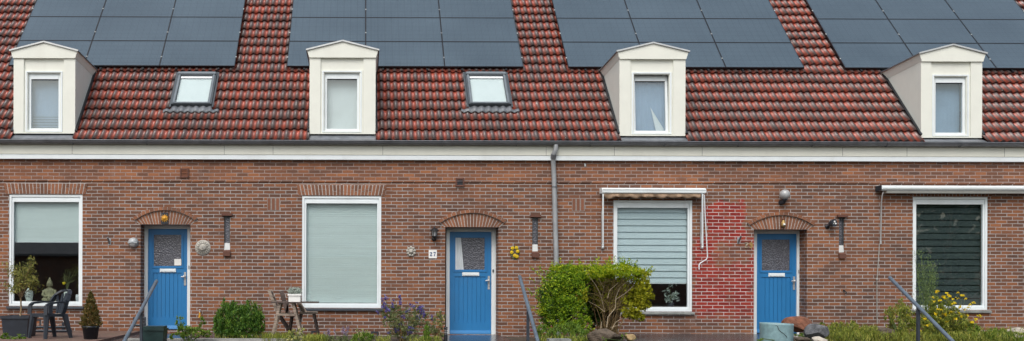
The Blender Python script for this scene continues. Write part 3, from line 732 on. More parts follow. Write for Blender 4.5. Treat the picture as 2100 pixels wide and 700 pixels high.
    if hi == 2:
        cu = MB(); cu.add([(sx1 - .06, Yf + .19, sz0), (sx1 - .20, Yf + .19, sz0), (sx1 - .33, Yf + .19, sz0 + .55), (sx1 - .06, Yf + .17, sz0 + .1)], [(0, 1, 2, 3)]); cu.add([(sx1 - .06, Yf + .195, sz0), (sx1 - .10, Yf + .195, sz0), (sx1 - .30, Yf + .195, sz0 + .5)], [(0, 1, 2)]); cu.build('parted_curtain', 'white_blind', root_d)
    # gable board, side fascias, roof
    gb = MB(); gx0, gx1 = x0 - over, x1 + over
    gb.prism([(x0 - .005, zt), (x1 + .005, zt), (gx1, ze), (cx, za), (gx0, ze)], Yf - .03, Yf + .065); gb.build('gable_board', 'cream', root_d)
    yq = roofY(ze - drop) + .03
    for s, xb, xo in ((-1, x0 - .005, gx0), (1, x1 + .005, gx1)):
        sf = MB()
        yk = roofY(zt - drop) + .03
        i = -s * .05
        v = [(xb, Yf + .065, zt), (xo, Yf + .065, ze), (xo, yq, ze - drop), (xb, yk, zt - drop),
             (xb + i, Yf + .065, zt), (xo + i, Yf + .065, ze), (xo + i, yq, ze - drop), (xb + i, yk, zt - drop)]
        sf.add(v, [(0, 1, 2, 3), (7, 6, 5, 4), (0, 4, 5, 1), (3, 2, 6, 7), (0, 3, 7, 4), (1, 5, 6, 2)])
        fix_normals(sf.build('side_fascia', 'cream', root_d))
    cap = MB(); yr2 = roofY(za - drop) + .05
    for s, xo in ((-1, gx0), (1, gx1)):
        e = xo + s * .02
        v = [(cx, Yf - .05, za), (e, Yf - .05, ze - .008), (e, yq, ze - drop - .008), (cx, yr2, za - drop),
             (cx, Yf - .05, za + .018), (e, Yf - .05, ze + .010), (e, yq, ze - drop + .010), (cx, yr2, za - drop + .018)]
        cap.add(v, [(0, 1, 2, 3), (7, 6, 5, 4), (0, 4, 5, 1), (3, 2, 6, 7), (1, 5, 6, 2)])
    c = fix_normals(cap.build('dormer_roof', 'lead', root_d))
    ed = MB()
    for s, xo in ((-1, gx0 - .02), (1, gx1 + .02)):
        ed.bar((cx, Yf - .053, za + .010), (xo, Yf - .053, ze + .002), 0.012, 0.030)
    ed.build('roof_edge_trim', 'metal', root_d)
    # lead apron and soakers
    u0 = (Vector((0, Yf - .0, zb)) - Vector((0, EY, EZ))).dot(UPS)
    ap = MB(); e0 = EY - .01; ez = EZ + .012
    ap.hexa([(x0 - .02, e0, ez - .03), (x1 + .02, e0, ez - .03), (x1 + .02, Yf + .08, zb - .03), (x0 - .02, Yf + .08, zb - .03), (x0 - .02, e0, ez), (x1 + .02, e0, ez), (x1 + .02, Yf + .08, zb - .004), (x0 - .02, Yf + .08, zb - .004)])
    ap.build('lead_apron', 'lead', root_d)
    ut = (Vector((0, roofY(ze), ze)) - Vector((0, EY, EZ))).dot(UPS)
    for xa in (x0 - .045, x1 + .0):
        so = MB(); c4 = []
        for off in (.03, .066):
            c4 += [roof_pt(xa, u0 + .02, off), roof_pt(xa + .045, u0 + .02, off), roof_pt(xa + .045, ut, off), roof_pt(xa, ut, off)]
        so.hexa(c4); so.build('soaker_strip', 'black_metal', root_d)
    return holes
def skylight(root, S):
    xl, xr, yt, yb, xtr = S
    ax, au = roof_hit(xl, yb, .07); bx, bu = roof_hit(xr, yb, .07); cx_, cu = roof_hit(xtr, yt, .07)
    x0, x1, u0, u1 = ax, bx, (au + bu) / 2, cu
    def slab(mb, xa, xb, ua, ub, o0, o1):
        if o0 > -.01: o0 += .036
        o1 += .036
        mb.hexa([roof_pt(xa, ua, o0), roof_pt(xb, ua, o0), roof_pt(xb, ub, o0), roof_pt(xa, ub, o0), roof_pt(xa, ua, o1), roof_pt(xb, ua, o1), roof_pt(xb, ub, o1), roof_pt(xa, ub, o1)]); return mb
    f = MB(); w = .085
    slab(f, x0, x0 + w, u0, u1, -.02, .085); slab(f, x1 - w, x1, u0, u1, -.02, .085); slab(f, x0 + w, x1 - w, u1 - .13, u1, -.02, .10); slab(f, x0 + w, x1 - w, u0, u0 + .07, -.02, .08)
    s = f.build('skylight', 'dark_frame', root)
    i = MB(); slab(i, x0 + .035, x0 + w - .01, u0 + .02, u1 - .1, .08, .098); slab(i, x1 - w + .01, x1 - .035, u0 + .02, u1 - .1, .08, .098); slab(i, x0 + .05, x1 - .05, u0 + .015, u0 + .05, .08, .098); slab(i, x0 + .02, x1 - .02, u1 - .10, u1 - .03, .098, .116)
    i.build('cladding', 'light_slate', s)
    g = MB(); slab(g, x0 + w, x1 - w, u0 + .07, u1 - .13, .052, .058); g.build('pane', 'skyglass', s)
    b = MB(); slab(b, x0 + w, x1 - w, u0 + .07, u1 - .13, .030, .040); b.build('blind', 'sky_blind', s)
    e = MB(); slab(e, x0 + w, x1 - w, u1 - .20, u1 - .13, .0585, .066); e.build('blind_rail', 'white_blind', s)
    # corrugated flashing below
    fl = MB(); xs = [x0 - .16 + (x1 - x0 + .32) * k / 80 for k in range(81)]
    ub = u0 - .19; vs = []
    for x in xs: vs += [roof_pt(x, ub, wave(x) + .047), roof_pt(x, u0 + (.0 if x0 < x < x1 else -.1), wave(x) * .7 + .052)]
    fl.add(vs, [(2 * k, 2 * k + 2, 2 * k + 3, 2 * k + 1) for k in range(80)], True)
    fo = fl.build('flashing', 'lead', s); md = fo.modifiers.new('thick', 'SOLIDIFY'); md.thickness = .006; md.offset = 1
    for xa, xb in ((x0 - .04, x0 - .002), (x1 + .002, x1 + .04)):
        sd = MB(); slab(sd, xa, xb, u0 - .05, u1 + .05, .03, .046); sd.build('side_gutter', 'dark_frame', s)
    return (x0 + .03, x1 - .03, roof_pt(0, u0 + .03).y, roof_pt(0, u1 - .005).y)
def vent_patch(root, px, py, w=26, h=26, Y=0):
    x0, x1, z0, z1 = rect(px - w / 2, py - h / 2, px + w / 2, py + h / 2)
    b = MB(); b.box(x0, x1, -.003, .01, z0, z1); o = b.build('brick_vent', 'vent_mortar', root)
    m = MB()
    for i in range(3): m.box(x0 + (x1 - x0) * (i + .12) / 3, x0 + (x1 - x0) * (i + .8) / 3, -.008, .005, z0 + .01, z1 - .01)
    m.build('upright_bricks', 'vent_brick', o)

house_win = {}
for hi, H in enumerate(HOUSES):
    xa, xb = BOUND[hi], BOUND[hi + 1]
    root = thing('row_house', ((xa + xb) / 2, 0, 0), H['label'], 'house', 'brick houses of the terrace')
    holes = []; rec = []
    win = rect(*H['win']); holes.append(win); rec.append(0.30)
    dr = None
    if H['door']: dr = rect(*H['door']); holes.append(dr); rec.append(DREC + .10)
    sl = None
    if H['slit']: sl = rect(*H['slit']); holes.append(sl); rec.append(0.12)
    w = MB(); wall_with_holes(w, xa, xb, -.9, ZF + .01, holes, rec)
    w.build('front_wall', 'brick_red' if hi == 2 else 'brick', root)
    sw = MB()
    zr = EZ - .05
    for x in ([xa] if hi == 0 else []) + [xb - .0]:
        e = .22 if x == xa else -.22
        sw.hexa([(x, .46, -.9), (x + e, .46, -.9), (x + e, DEPTH, -.9), (x, DEPTH, -.9), (x, .46, zr), (x + e, .46, zr), (x + e, DEPTH, zr), (x, DEPTH, zr)])
        if hi in (0, 3) and x in (BOUND[0], BOUND[4]):
            yr = EY + SLOPE * math.cos(TH); zz = EZ + SLOPE * math.sin(TH) - .1
            sw.hexa([(x, .0, zr), (x + e, .0, zr), (x + e, DEPTH, zr), (x, DEPTH, zr), (x, yr, zz), (x + e, yr, zz), (x + e, yr + .02, zz), (x, yr + .02, zz)])
    sw.box(xa, xb, DEPTH - .2, DEPTH, -.9, zr); sw.build('side_and_rear_walls', 'brick', root)
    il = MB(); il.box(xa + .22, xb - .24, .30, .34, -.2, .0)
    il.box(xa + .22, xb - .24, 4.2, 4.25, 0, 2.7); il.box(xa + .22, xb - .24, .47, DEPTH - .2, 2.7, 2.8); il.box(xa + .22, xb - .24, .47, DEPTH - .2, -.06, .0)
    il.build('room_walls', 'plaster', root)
    fz = MB(); fz.box(xa, xb, -.020, .25, ZF, ZC + .08)
    fz.build('brick_frieze', 'frieze', root)
    co = MB(); co.box(xa, xb, -.12, -.02, 3.684, 3.865); co.box(xa, xb, -.112, -.02, 3.85, 3.93); cobj = co.build('cornice', 'fascia', root)
    c2 = MB(); c2.box(xa, xb, -.110, -.022, ZC, 3.680); c2.build('lower_board', 'white', cobj)
    for px in ([148, 460] if hi == 0 else [560, 785, 1120] if hi == 1 else [1260, 1440, 1758 - 30] if hi == 2 else [1860, 2060]):
        x = P(px, 310, -.12).x; js = MB(); js.box(x - .004, x + .004, -.1225, -.11, 3.686, 3.863); js.build('board_joint', 'sill_grey', cobj)
    gt = MB(); n = 10; yc, zc_, r = -.198, 3.952, .070
    pr = [(yc + r * math.cos(PI + PI * k / n), zc_ + r * math.sin(PI + PI * k / n)) for k in range(n + 1)] + [(yc + (r - .008) * math.cos(2 * PI - PI * k / n), zc_ + (r - .008) * math.sin(2 * PI - PI * k / n)) for k in range(n + 1)]
    m = len(pr); gt.add([(xa, y, z) for y, z in pr] + [(xb, y, z) for y, z in pr], [(i, (i + 1) % m, (i + 1) % m + m, i + m) for i in range(m)], False)
    gt.tube([(xa, yc - r - .004, zc_), (xb, yc - r - .004, zc_)], .010, 8)
    gu = fix_normals(gt.build('gutter', 'zinc', root))
    x = math.ceil(xa / .75) * .75 + .1
    while x < xb - .05:
        pts = [(x, yc + (r + .006) * math.cos(PI + PI * k / 8), zc_ + (r + .006) * math.sin(PI + PI * k / 8)) for k in range(9)]
        br = MB()
        for p, q in zip(pts[:-1], pts[1:]): br.bar(p, q, .028, .006, up=(1, 0, 0))
        br.build('gutter_strap', 'zinc', gu)
        x += .75 * 2
    hol = [dormer(root, H['dormer'], hi)]
    if H['sky']: hol.append(skylight(root, H['sky']))
    roof_tiles(xa, xb, root, hol, hi)
    un = MB(); yr = EY + SLOPE * math.cos(TH); zr2 = EZ + SLOPE * math.sin(TH)
    un.hexa([(xa, yr - .1, zr2 - .02), (xb, yr - .1, zr2 - .02), (xb, DEPTH + .3, zr - .25), (xa, DEPTH + .3, zr - .25), (xa, yr - .1, zr2 + .03), (xb, yr - .1, zr2 + .03), (xb, DEPTH + .3, zr - .15), (xa, DEPTH + .3, zr - .15)])
    un.build('rear_roof', 'rock_red', root)
    rd = MB(); rd.tube([(xa, yr - .02, zr2), (xb, yr - .02, zr2)], .11, 10); rd.build('ridge', 'cap_brick', root)
    house_win[hi] = window(root, win, hi)
    if hi != 2: soldiers(root, win)
    if dr:
        arch(root, dr[0], dr[1], dr[3], hi=hi); door(root, dr, H['leaf'], hi)
    if sl: slit_window(root, sl)
    # solar panels
    OFF = .13
    xl = roof_hit(H['panels'][0][0], 0, OFF)[0]; xr = roof_hit(H['panels'][1][0], 0, OFF)[0]
    px_ref = 200 + (hi * 500)
    us = [roof_hit(px_ref, y + ROLL * (px_ref - PX0) + 1.6, OFF)[1] for y in (134.5, 83.5, 34.5)]
    us.append(us[2] + (us[2] - us[0]) / 2); us.append(us[3] + (us[2] - us[0]) / 2)
    wcol = (xr - xl) / 3
    if hi == 0: print('panel', xl, xr, wcol, us)
    for r_ in range(4):
        for c_ in range(3):
            a, b = xl + wcol * c_ + .003, xl + wcol * (c_ + 1) - .003; lo, hi_u = us[r_] + .004, us[r_ + 1] - .004
            m = MB()
            fw = .012
            def slab(mb, xa_, xb_, ua, ub, o0, o1):
                mb.hexa([roof_pt(xa_, ua, o0), roof_pt(xb_, ua, o0), roof_pt(xb_, ub, o0), roof_pt(xa_, ub, o0), roof_pt(xa_, ua, o1), roof_pt(xb_, ua, o1), roof_pt(xb_, ub, o1), roof_pt(xa_, ub, o1)])
            slab(m, a, a + fw, lo, hi_u, OFF - .04, OFF); slab(m, b - fw, b, lo, hi_u, OFF - .04, OFF); slab(m, a + fw, b - fw, lo, lo + fw, OFF - .04, OFF); slab(m, a + fw, b - fw, hi_u - fw, hi_u, OFF - .04, OFF)
            pn = m.build('solar_panel', 'black_metal', root)
            g = MB(); slab(g, a + fw, b - fw, lo + fw, hi_u - fw, OFF - .03, OFF - .004); g.build('cells', 'panel', pn)
            u = lo + (hi_u - lo) * .35
            for x in (a, b):
                cl = MB(); slab(cl, x - .011, x + .011, u - .018, u + .018, OFF, OFF + .006); cl.build('clamp', 'clamp', pn)
    for c_ in range(3):
        for fx in (.22, .78):
            rk = MB(); x = xl + wcol * (c_ + fx); rk.hexa([roof_pt(x - .02, us[0] - .06, .05), roof_pt(x + .02, us[0] - .06, .05), roof_pt(x + .02, us[4], .05), roof_pt(x - .02, us[4], .05), roof_pt(x - .02, us[0] - .06, .088), roof_pt(x + .02, us[0] - .06, .088), roof_pt(x + .02, us[4], .088), roof_pt(x - .02, us[4], .088)])
            rk.build('mounting_rail', 'black_metal', root)
    # small wall openings
    if hi == 0: vent_patch(root, 561 - 45 + 0, 418) if False else None
    if hi == 1: vent_patch(root, 561, 419)
    if hi == 2: vent_patch(root, 1186, 420)
    def wallbox(name, px0, py0, px1, py1, mat, y=-.02, inner=None):
        x0, x1, z0, z1 = rect(px0, py0, px1, py1); b = MB(); frame_ring(b, x0, x1, z0, z1, .03, y - .004, .02); o = b.build(name, mat, root)
        c = MB(); n = 4
        for i in range(n): 
            za_, zb_ = z0 + .03 + (z1 - z0 - .06) * i / n, z0 + .03 + (z1 - z0 - .06) * (i + .6) / n
            c.box(x0 + .03, x1 - .03, y + .006, .012, za_, zb_)
        c.build('slats', inner or mat, o)
    if hi == 0: wallbox('air_vent', 370, 346, 388, 365, 'cap_brick', -.045, 'vent_brick'); wallbox('floor_vent', 273, 651, 299, 669, 'black_plastic', -.004); wallbox('floor_vent', 60, 655, 84, 672, 'black_plastic', -.004)
    if hi == 1: wallbox('air_vent', 934, 365, 952, 383, 'cap_brick', -.03, 'black_plastic'); wallbox('floor_vent', 638, 679, 652, 690, 'black_plastic', -.004); wallbox('floor_vent', 761, 680, 776, 691, 'black_plastic', -.004)
# ------------------------------------------------------------------ downpipe
pp = [P(1140, 297, -.20), P(1140, 306, -.20), P(1135, 318, -.16), P(1134.5, 330, -.10), P(1136, 360, -.07), P(1138, 430, -.07), P(1141.5, 560, -.07), P(1143, 640, -.07), P(1144, 700, -.07)]
t = thing('drainpipe', (pp[-1].x, -.07, -.1), 'grey drainpipe running down the brick wall from the gutter behind the hedge', 'drainpipe')
m = MB(); m.tube(pp, [.048, .05, .05, .05, .05, .05, .053, .053, .053], 12); m.build('pipe', 'pipe', t)
m = MB(); q = P(1137.3, 384, -.07); m.tube([(q.x, -.07, q.z - .016), (q.x, -.07, q.z + .016)], .057, 12); m.box(q.x - .02, q.x + .02, -.07, .01, q.z - .014, q.z + .014); m.build('collar', 'zinc', t)
m = MB(); q = P(1135, 321, -.12); m.tube([P(1135.5, 316, -.167), P(1134.5, 325, -.125)], .056, 12); m.build('elbow_joint', 'zinc', t)

# ------------------------------------------------------------------ wall fittings
def at(px, py, Y=0): return P(px, py, Y)
# bulkhead lamp by door 1
p = at(274, 498); t = thing('wall_lamp', p, 'round grey bulkhead lamp with an eyelid hood left of the leftmost blue door', 'lamp')
r = .105
m = MB(); m.lathe([(0, -.0), (r, 0), (r, .03), (r * .93, .045)], p, 28, 'y'); m.build('housing', 'lampgrey', t)
m = MB(); m.lathe([(r * .92, .04), (r * .82, .075), (r * .55, .10), (0, .112)], p, 28, 'y'); m.build('glass_cover', 'globe', t)
m = MB(); n = 12; vs = []
for i in range(n + 1):
    a = PI * i / n
    for rr, h in ((r * .96, .042), (r * .88, .08), (r * .6, .112), (0.0, .128)):
        vs.append((p.x + rr * math.cos(a), -h, p.z + rr * math.sin(a) + .002))
m.add(vs, [(i * 4 + k, i * 4 + k + 1, i * 4 + k + 5, i * 4 + k + 4) for i in range(n) for k in range(3)], True); m.box(p.x - r * .9, p.x + r * .9, -.115, -.04, p.z - .014, p.z + .004)
m.build('hood', 'lampgrey', t)
# pale sun plaque
p = at(416, 508); t = thing('sun_plaque', p, 'large pale stone sun face plaque right of the leftmost blue door', 'plaque')
m = MB(); m.lathe([(0, .018), (.155, .016), (.16, .0)], p, 30, 'y')
for i in range(18):
    a = 2 * PI * i / 18; d = Vector((math.cos(a), 0, math.sin(a))); s = Vector((-math.sin(a), 0, math.cos(a)))
    b0 = p + d * .085; tip = p + d * .158
    m.add([b0 - s * .017 + Vector((0, -.018, 0)), b0 + s * .017 + Vector((0, -.018, 0)), tip + Vector((0, -.016, 0)), b0 + Vector((0, -.046, 0))], [(0, 3, 2), (3, 1, 2), (0, 1, 3)])
m.build('disc', 'plaque', t)
m = MB(); m.ball(p + Vector((0, -.02, 0)), .078, 20, 12, (1, .55, 1)); m.ball(p + Vector((0, -.06, -.005)), .014, 8, 6, (.8, 1, 1.6))
for s in (-1, 1): m.ball(p + Vector((s * .033, -.052, .018)), .013, 8, 6, (1.3, .6, .7)); m.ball(p + Vector((s * .035, -.048, -.018)), .022, 8, 6, (1, .6, 1))
m.ball(p + Vector((0, -.052, -.042)), .016, 8, 6, (1.7, .6, .6)); m.build('face', 'plaque', t)
# dark tile with a yellow sun over door 1
p = at(338, 448, -.012); t = thing('sun_tile', p, 'yellow sun ornament on a dark upright tile in the arch above the leftmost door', 'ornament')
m = MB(); m.box(p.x - .072, p.x + .072, -.030, -.0135, p.z - .115, p.z + .115); m.build('tile', 'black_plastic', t)
m = MB(); n = 12; vs = [(p.x, -.062, p.z)]
for i in range(2 * n):
    a = PI * i / n; rr = .088 if i % 2 == 0 else .048; vs.append((p.x + rr * math.cos(a), -.04, p.z + rr * math.sin(a)))
vb = [(v[0], -.03, v[2]) for v in vs[1:]]
m.add(vs + vb, [(0, 1 + (i + 1) % (2 * n), 1 + i) for i in range(2 * n)] + [(1 + i, 1 + (i + 1) % (2 * n), 1 + 2 * n + (i + 1) % (2 * n), 1 + 2 * n + i) for i in range(2 * n)])
m.ball((p.x, -.05, p.z), .034, 14, 8, (1, .7, 1)); m.build('sun', 'yellow', t)
# grey brackets
def bracket(px, py, lab, s=1.0):
    p = at(px, py); t = thing('flag_holder', p, lab, 'bracket', 'metal flagpole holders on the walls')
    m = MB(); m.box(p.x - .026, p.x + .026, -.012, 0, p.z - .06, p.z + .07); m.build('wall_plate', 'pipe', t)
    m = MB(); m.tube([(p.x - .004, -.01, p.z - .035), (p.x + .012 * s, -.11, p.z + .085)], .018, 10); m.build('socket', 'zinc', t)
bracket(225, 496, 'small grey flagpole holder on the brick wall left of the leftmost lamp', -1)
bracket(1514, 494, 'small grey flagpole holder on the red painted wall beside the faded house number', 1)
# hose tap
p = at(411, 640); t = thing('garden_tap', p, 'small garden tap with orange hose end low on the wall by the leftmost door', 'tap')
m = MB(); m.tube([(p.x, 0, p.z + .02), (p.x, -.07, p.z + .02), (p.x, -.09, p.z - .01)], .012); m.lathe([(.0, .0), (.022, 0), (.022, .015), (0, .015)], (p.x, -.06, p.z + .035), 10); m.build('valve', 'metal', t)
m = MB(); m.tube([(p.x, -.09, p.z - .01), (p.x + .005, -.09, p.z - .06), (p.x - .012, -.085, p.z - .115)], .017); m.build('hose_connector', 'yellow', t)
# lantern by door 2
p = at(890, 481); t = thing('lantern', p, 'black coach lantern on the wall above the number 27 plate', 'lamp')
m = MB(); m.lathe([(0, 0), (.05, 0), (.05, .02), (0, .02)], p + Vector((0, 0, -.09)), 14, 'y'); m.tube([p + Vector((0, -.01, -.09)), p + Vector((0, -.10, -.12)), p + Vector((0, -.13, -.08))], .014)
m.lathe([(.0, -.085), (.03, -.08), (.045, -.055), (.05, -.05), (.05, -.04)], p + Vector((0, -.13, 0)), 12)
for k in range(6):
    a = 2 * PI * k / 6; m.tube([p + Vector((.047 * math.cos(a), -.13 + .047 * math.sin(a), -.045)), p + Vector((.062 * math.cos(a), -.13 + .062 * math.sin(a), .07))], .006, 5)
m.build('body', 'black_metal', t)
m = MB(); m.lathe([(.043, -.042), (.057, .068)], p + Vector((0, -.13, 0)), 12); m.build('glass', 'globe', t)
m = MB(); m.lathe([(.105, .066), (.098, .076), (.05, .115), (.02, .125), (.016, .15), (0, .155)], p + Vector((0, -.13, 0)), 16); m.lathe([(.105, .066), (0, .068)], p + Vector((0, -.13, 0)), 16); m.build('roof', 'black_metal', t)
# lion rosette
p = at(843, 516); t = thing('rosette_plaque', p, 'small pale stone flower rosette on the wall left of the number 27 plate', 'plaque')
m = MB(); m.lathe([(0, .02), (.07, .018), (.075, 0)], p, 20, 'y')
for i in range(9):
    a = 2 * PI * i / 9 + .2; m.ball(p + Vector((.075 * math.cos(a), -.018, .082 * math.sin(a))), .027, 8, 6, (1, .7, 1))
m.build('petals', 'plaque', t)
m = MB(); m.ball(p + Vector((0, -.03, 0)), .045, 12, 8, (1, .7, 1.1), .06, 3); m.ball(p + Vector((0, -.06, -.01)), .016, 8, 6); m.build('centre', 'plaque', t)
# number 27
p = at(887.5, 521.5); t = thing('house_number_sign', p, 'white square plate with blue number 27 left of the middle door', 'sign')
m = MB(); m.box(p.x - .083, p.x + .083, -.016, 0, p.z - .085, p.z + .085); m.build('plate', 'paper', t)
def digits(txt, p, size, y, mat, parent, name='number', bold=.006, depth=.003, sx=1.0):
    me = text_mesh(txt, size, depth)
    for v in me.vertices:
        x, yy, z = v.co; v.co = (x * sx + p.x - ORG[parent.name].x, y - z - ORG[parent.name].y, yy + p.z - ORG[parent.name].z)
    me.materials.clear(); me.materials.append(M[mat]); me.name = name
    o = bpy.data.objects.new(name, me); COL.objects.link(o); o.parent = parent; ORG[o.name] = ORG[parent.name]; return o
# serif-like numerals from strokes: heavier than the built-in font
def strokes(mb, p, polys, w, y0, y1):
    for pl, ws in polys:
        for i in range(len(pl) - 1):
            a, b = Vector((pl[i][0], pl[i][1])), Vector((pl[i + 1][0], pl[i + 1][1])); d = (b - a).normalized(); nn = Vector((-d.y, d.x))
            wa = (ws[i] if isinstance(ws, list) else ws) * w / 2; wb = (ws[i + 1] if isinstance(ws, list) else ws) * w / 2
            a2, b2 = a - d * wa * .25, b + d * wb * .25
            mb.prism([(p.x + q.x, p.z + q.y) for q in (a2 - nn * wa, b2 - nn * wb, b2 + nn * wb, a2 + nn * wa)], y0 - .0002 * i, y1)
def two(s): return ([(-.5, .55), (-.42, .85), (-.1, 1.0), (.25, .9), (.42, .62), (.3, .25), (-.1, -.25), (-.5, -.8)], [.7, .7, .5, .8, 1.1, 1.0, .7, .5]), ([(-.55, -.88), (.5, -.88)], 1.0), ([(.5, -.88), (.56, -.5)], .5), ([(-.47, .52), (-.36, .6)], 1.1)
def sc(polys, s, dx): return [([(x * s + dx, y * s) for x, y in pl], ws) for pl, ws in polys]
seven = ([(-.52, .88), (.52, .88)], 1.0), ([(-.52, .88), (-.55, .5)], .5), ([(.5, .88), (.15, .2), (-.12, -.5), (-.16, -1.0)], [.6, .7, 1.0, 1.3])
nine = ([(.42, .45), (.30, .85), (0, 1.0), (-.32, .85), (-.45, .4), (-.3, .0), (0, -.12), (.32, .05), (.45, .4)], [.8, .8, .5, .9, 1.1, .9, .5, .8, 1]), ([(.45, .4), (.42, -.3), (.15, -.8), (-.25, -1.0)], [1.1, 1, .8, .6]), ([(-.36, -.85), (-.22, -.95)], 1.1)
m = MB(); strokes(m, p, sc(two(1), .038, -.038), .018, -.0185, -.015); m.build('digit', 'navy', t)
m = MB(); strokes(m, p, sc(seven, .038, .038), .018, -.0185, -.015); m.build('digit', 'navy', t)
# number 29
p = at(1535.5, 503); t = thing('house_number', p, 'worn loose number 29 fixed to the wall left of the door with the globe lamp', 'sign')
m = MB(); strokes(m, p, sc(two(1), .05, -.052), .026, -.014, -.0); m.build('digit', 'faded', t)['label'] = 'worn grey brown digit'
m = MB(); strokes(m, p, sc(nine, .052, .045), .028, -.014, -.0); m.build('digit', 'brass', t)['label'] = 'brass coloured digit'
# flower plaque
p = at(1055, 518); t = thing('flower_plaque', p, 'oval brown wall plaque covered in yellow flowers right of the middle door', 'plaque')
m = MB(); m.ball(p + Vector((0, -.01, 0)), .1, 20, 12, (1, .22, 1.4), .03, 4); m.build('oval_base', 'rock_brown', t)
fl = [(-.045, .085), (.035, .095), (.06, .02), (-.06, -.0), (.0, -.065), (.045, -.085), (-.01, .04)]
for fx, fz in fl[:6]:
    m = MB(); c = p + Vector((fx, -.035, fz))
    for k in range(7):
        a = 2 * PI * k / 7; m.ball(c + Vector((.022 * math.cos(a), 0, .022 * math.sin(a))), .016, 7, 5, (1, .6, 1))
    f = m.build('flower', 'flower_y', t)
    m = MB(); m.ball(c + Vector((0, -.01, 0)), .013, 8, 6); m.build('flower_centre', 'yellow', f)
m = MB()
for k in range(10):
    a = 2 * PI * k / 10; m.ball(p + Vector((.085 * math.cos(a), -.02, .12 * math.sin(a))), .018, 6, 5, (1, .5, 1))
m.build('rim_leaves', 'l_grey', t)
# globe lamp
p = at(1603, 414); t = thing('globe_lamp', p, 'opal glass globe lamp on a black bracket above the rightmost blue door', 'lamp')
m = MB(); m.lathe([(0, 0), (.05, 0), (.055, .02), (.04, .04), (0, .045)], p + Vector((-.02, 0, -.02)), 16, 'y'); m.tube([p + Vector((-.02, -.03, -.02)), p + Vector((-.005, -.12, -.02)), p + Vector((0, -.14, .02))], [.05, .035, .03]); m.lathe([(.0, .0), (.052, 0), (.058, .03), (.05, .035)], p + Vector((0, -.14, .015)), 16); m.build('bracket', 'black_plastic', t)
m = MB(); m.ball(p + Vector((0, -.14, .135)), .105, 24, 16); m.build('globe', 'globe', t)
# ornament over door 3
p = at(1605, 456, -.01); t = thing('keystone_ornament', p, 'little golden jug shaped ornament in the arch above the rightmost blue door', 'ornament')
m = MB(); m.lathe([(0, -.085), (.035, -.08), (.05, -.04), (.045, -.0), (.025, .04), (.022, .06)], p + Vector((0, -.035, -.02)), 16); m.build('body', 'brass', t)
m = MB(); m.lathe([(.022, .04), (.03, .06), (.018, .075), (.022, .09), (0, .095)], p + Vector((0, -.035, -.0)), 12); m.build('lid', 'rock_red', t)
m = MB(); m.lathe([(0, .0), (.028, .004), (0, .012)], p + Vector((0, -.078, -.055)), 12, 'y'); m.build('badge', 'paper', t)
# spotlight
p = at(1700, 462); t = thing('spotlight', p, 'black floodlight with three white lamps on the wall right of the rightmost door', 'lamp')
m = MB(); m.lathe([(0, 0), (.045, 0), (.045, .02), (0, .025)], p + Vector((-.04, 0, -.03)), 14, 'y'); m.tube([p + Vector((-.04, -.02, -.03)), p + Vector((-.02, -.08, -.01))], .018); m.build('mount', 'black_plastic', t)
hd = p + Vector((.02, -.13, .035)); m = MB(); m.tube([hd + Vector((-.03, .06, -.02)), hd + Vector((0, 0, 0)), hd + Vector((.012, -.03, .002))], [.055, .075, .078], 16); m.build('head', 'black_plastic', t)
for dx, dz in ((0, .026), (-.024, -.016), (.024, -.016)):
    m = MB(); m.ball(hd + Vector((.012 + dx, -.034, dz + .002)), .018, 8, 6, (1, .4, 1)); m.build('lens', 'paper', t)
# hook
p = at(1731, 597); m = MB(); m.tube([p, p + Vector((0, -.05, 0)), p + Vector((.02, -.06, -.04)), p + Vector((.0, -.05, -.06))], .012, 6); m.ball(p + Vector((-.02, -.03, .015)), .02, 7, 5)
single('wall_hook', m, 'black_metal', 'small black hook on the bare brick wall below the rightmost slit window', 'hook', origin=p)
# white bit of pipe under the cornice
p = at(1199, 339); m = MB(); m.tube([p + Vector((0, -.02, .03)), p + Vector((0, -.035, 0)), p + Vector((0, -.035, -.035))], .012, 8); single('overflow_pipe', m, 'white', 'tiny white overflow pipe stub just under the cornice right of the drainpipe', 'pipe', origin=p)

# ------------------------------------------------------------------ awnings
A0 = P(1234.5, 391, -.2); A1 = P(1448, 391, -.2); Az1 = P(1340, 385.5, -.2).z; Az0 = P(1340, 397.5, -.2).z
t = thing('awning', ((A0.x + A1.x) / 2, 0, Az0), 'rolled up white awning with scalloped tan valance over the striped blind', 'awning', 'window awnings')
m = MB(); x0, x1 = A0.x, A1.x
pr = [(-.0, Az0 + .02), (-.18, Az0), (-.215, Az0 + .02), (-.22, Az0 + .075), (-.16, Az1), (0, Az1 + .01)]
def xprism(mb, pr, x0, x1):
    n = len(pr); mb.add([(x0, y, z) for y, z in pr] + [(x1, y, z) for y, z in pr], [tuple(range(n)), tuple(range(2 * n - 1, n - 1, -1))] + [(i, i + n, (i + 1) % n + n, (i + 1) % n) for i in range(n)]); return mb
xprism(m, pr, x0, x1); fix_normals(m.build('cassette', 'white', t))
m = MB(); m.box(x0 + .01, x1 - .01, -.224, -.21, Az0 + .074, Az0 + .082); m.build('seam', 'sill_grey', t)
m = MB(); n = 84; vs = []
xv0, xv1 = P(1237, 400, -.19).x, P(1437.5, 400, -.19).x; zt = Az0 + .004; 
for i in range(n + 1):
    u = i / n; x = xv0 + (xv1 - xv0) * u
    sc_ = abs(math.sin(PI * u * 7.5)); dep = .065 + .028 * sc_ + .015 * math.sin(u * 23) * (1 - u)
    if u < .03: dep *= .6 + u * 13
    y = -.185 + .018 * math.sin(u * 38) - .008 * math.sin(u * 90)
    vs += [(x, -.185, zt), (x, y, zt - dep * .5), (x, y + .012 * math.sin(u * 70), zt - dep)]
m.add(vs, [(3 * i + k, 3 * i + k + 1, 3 * i + k + 4, 3 * i + k + 3) for i in range(n) for k in (0, 1)], True)
o = m.build('valance', 'awn_cloth', t); md = o.modifiers.new('thick', 'SOLIDIFY'); md.thickness = .004
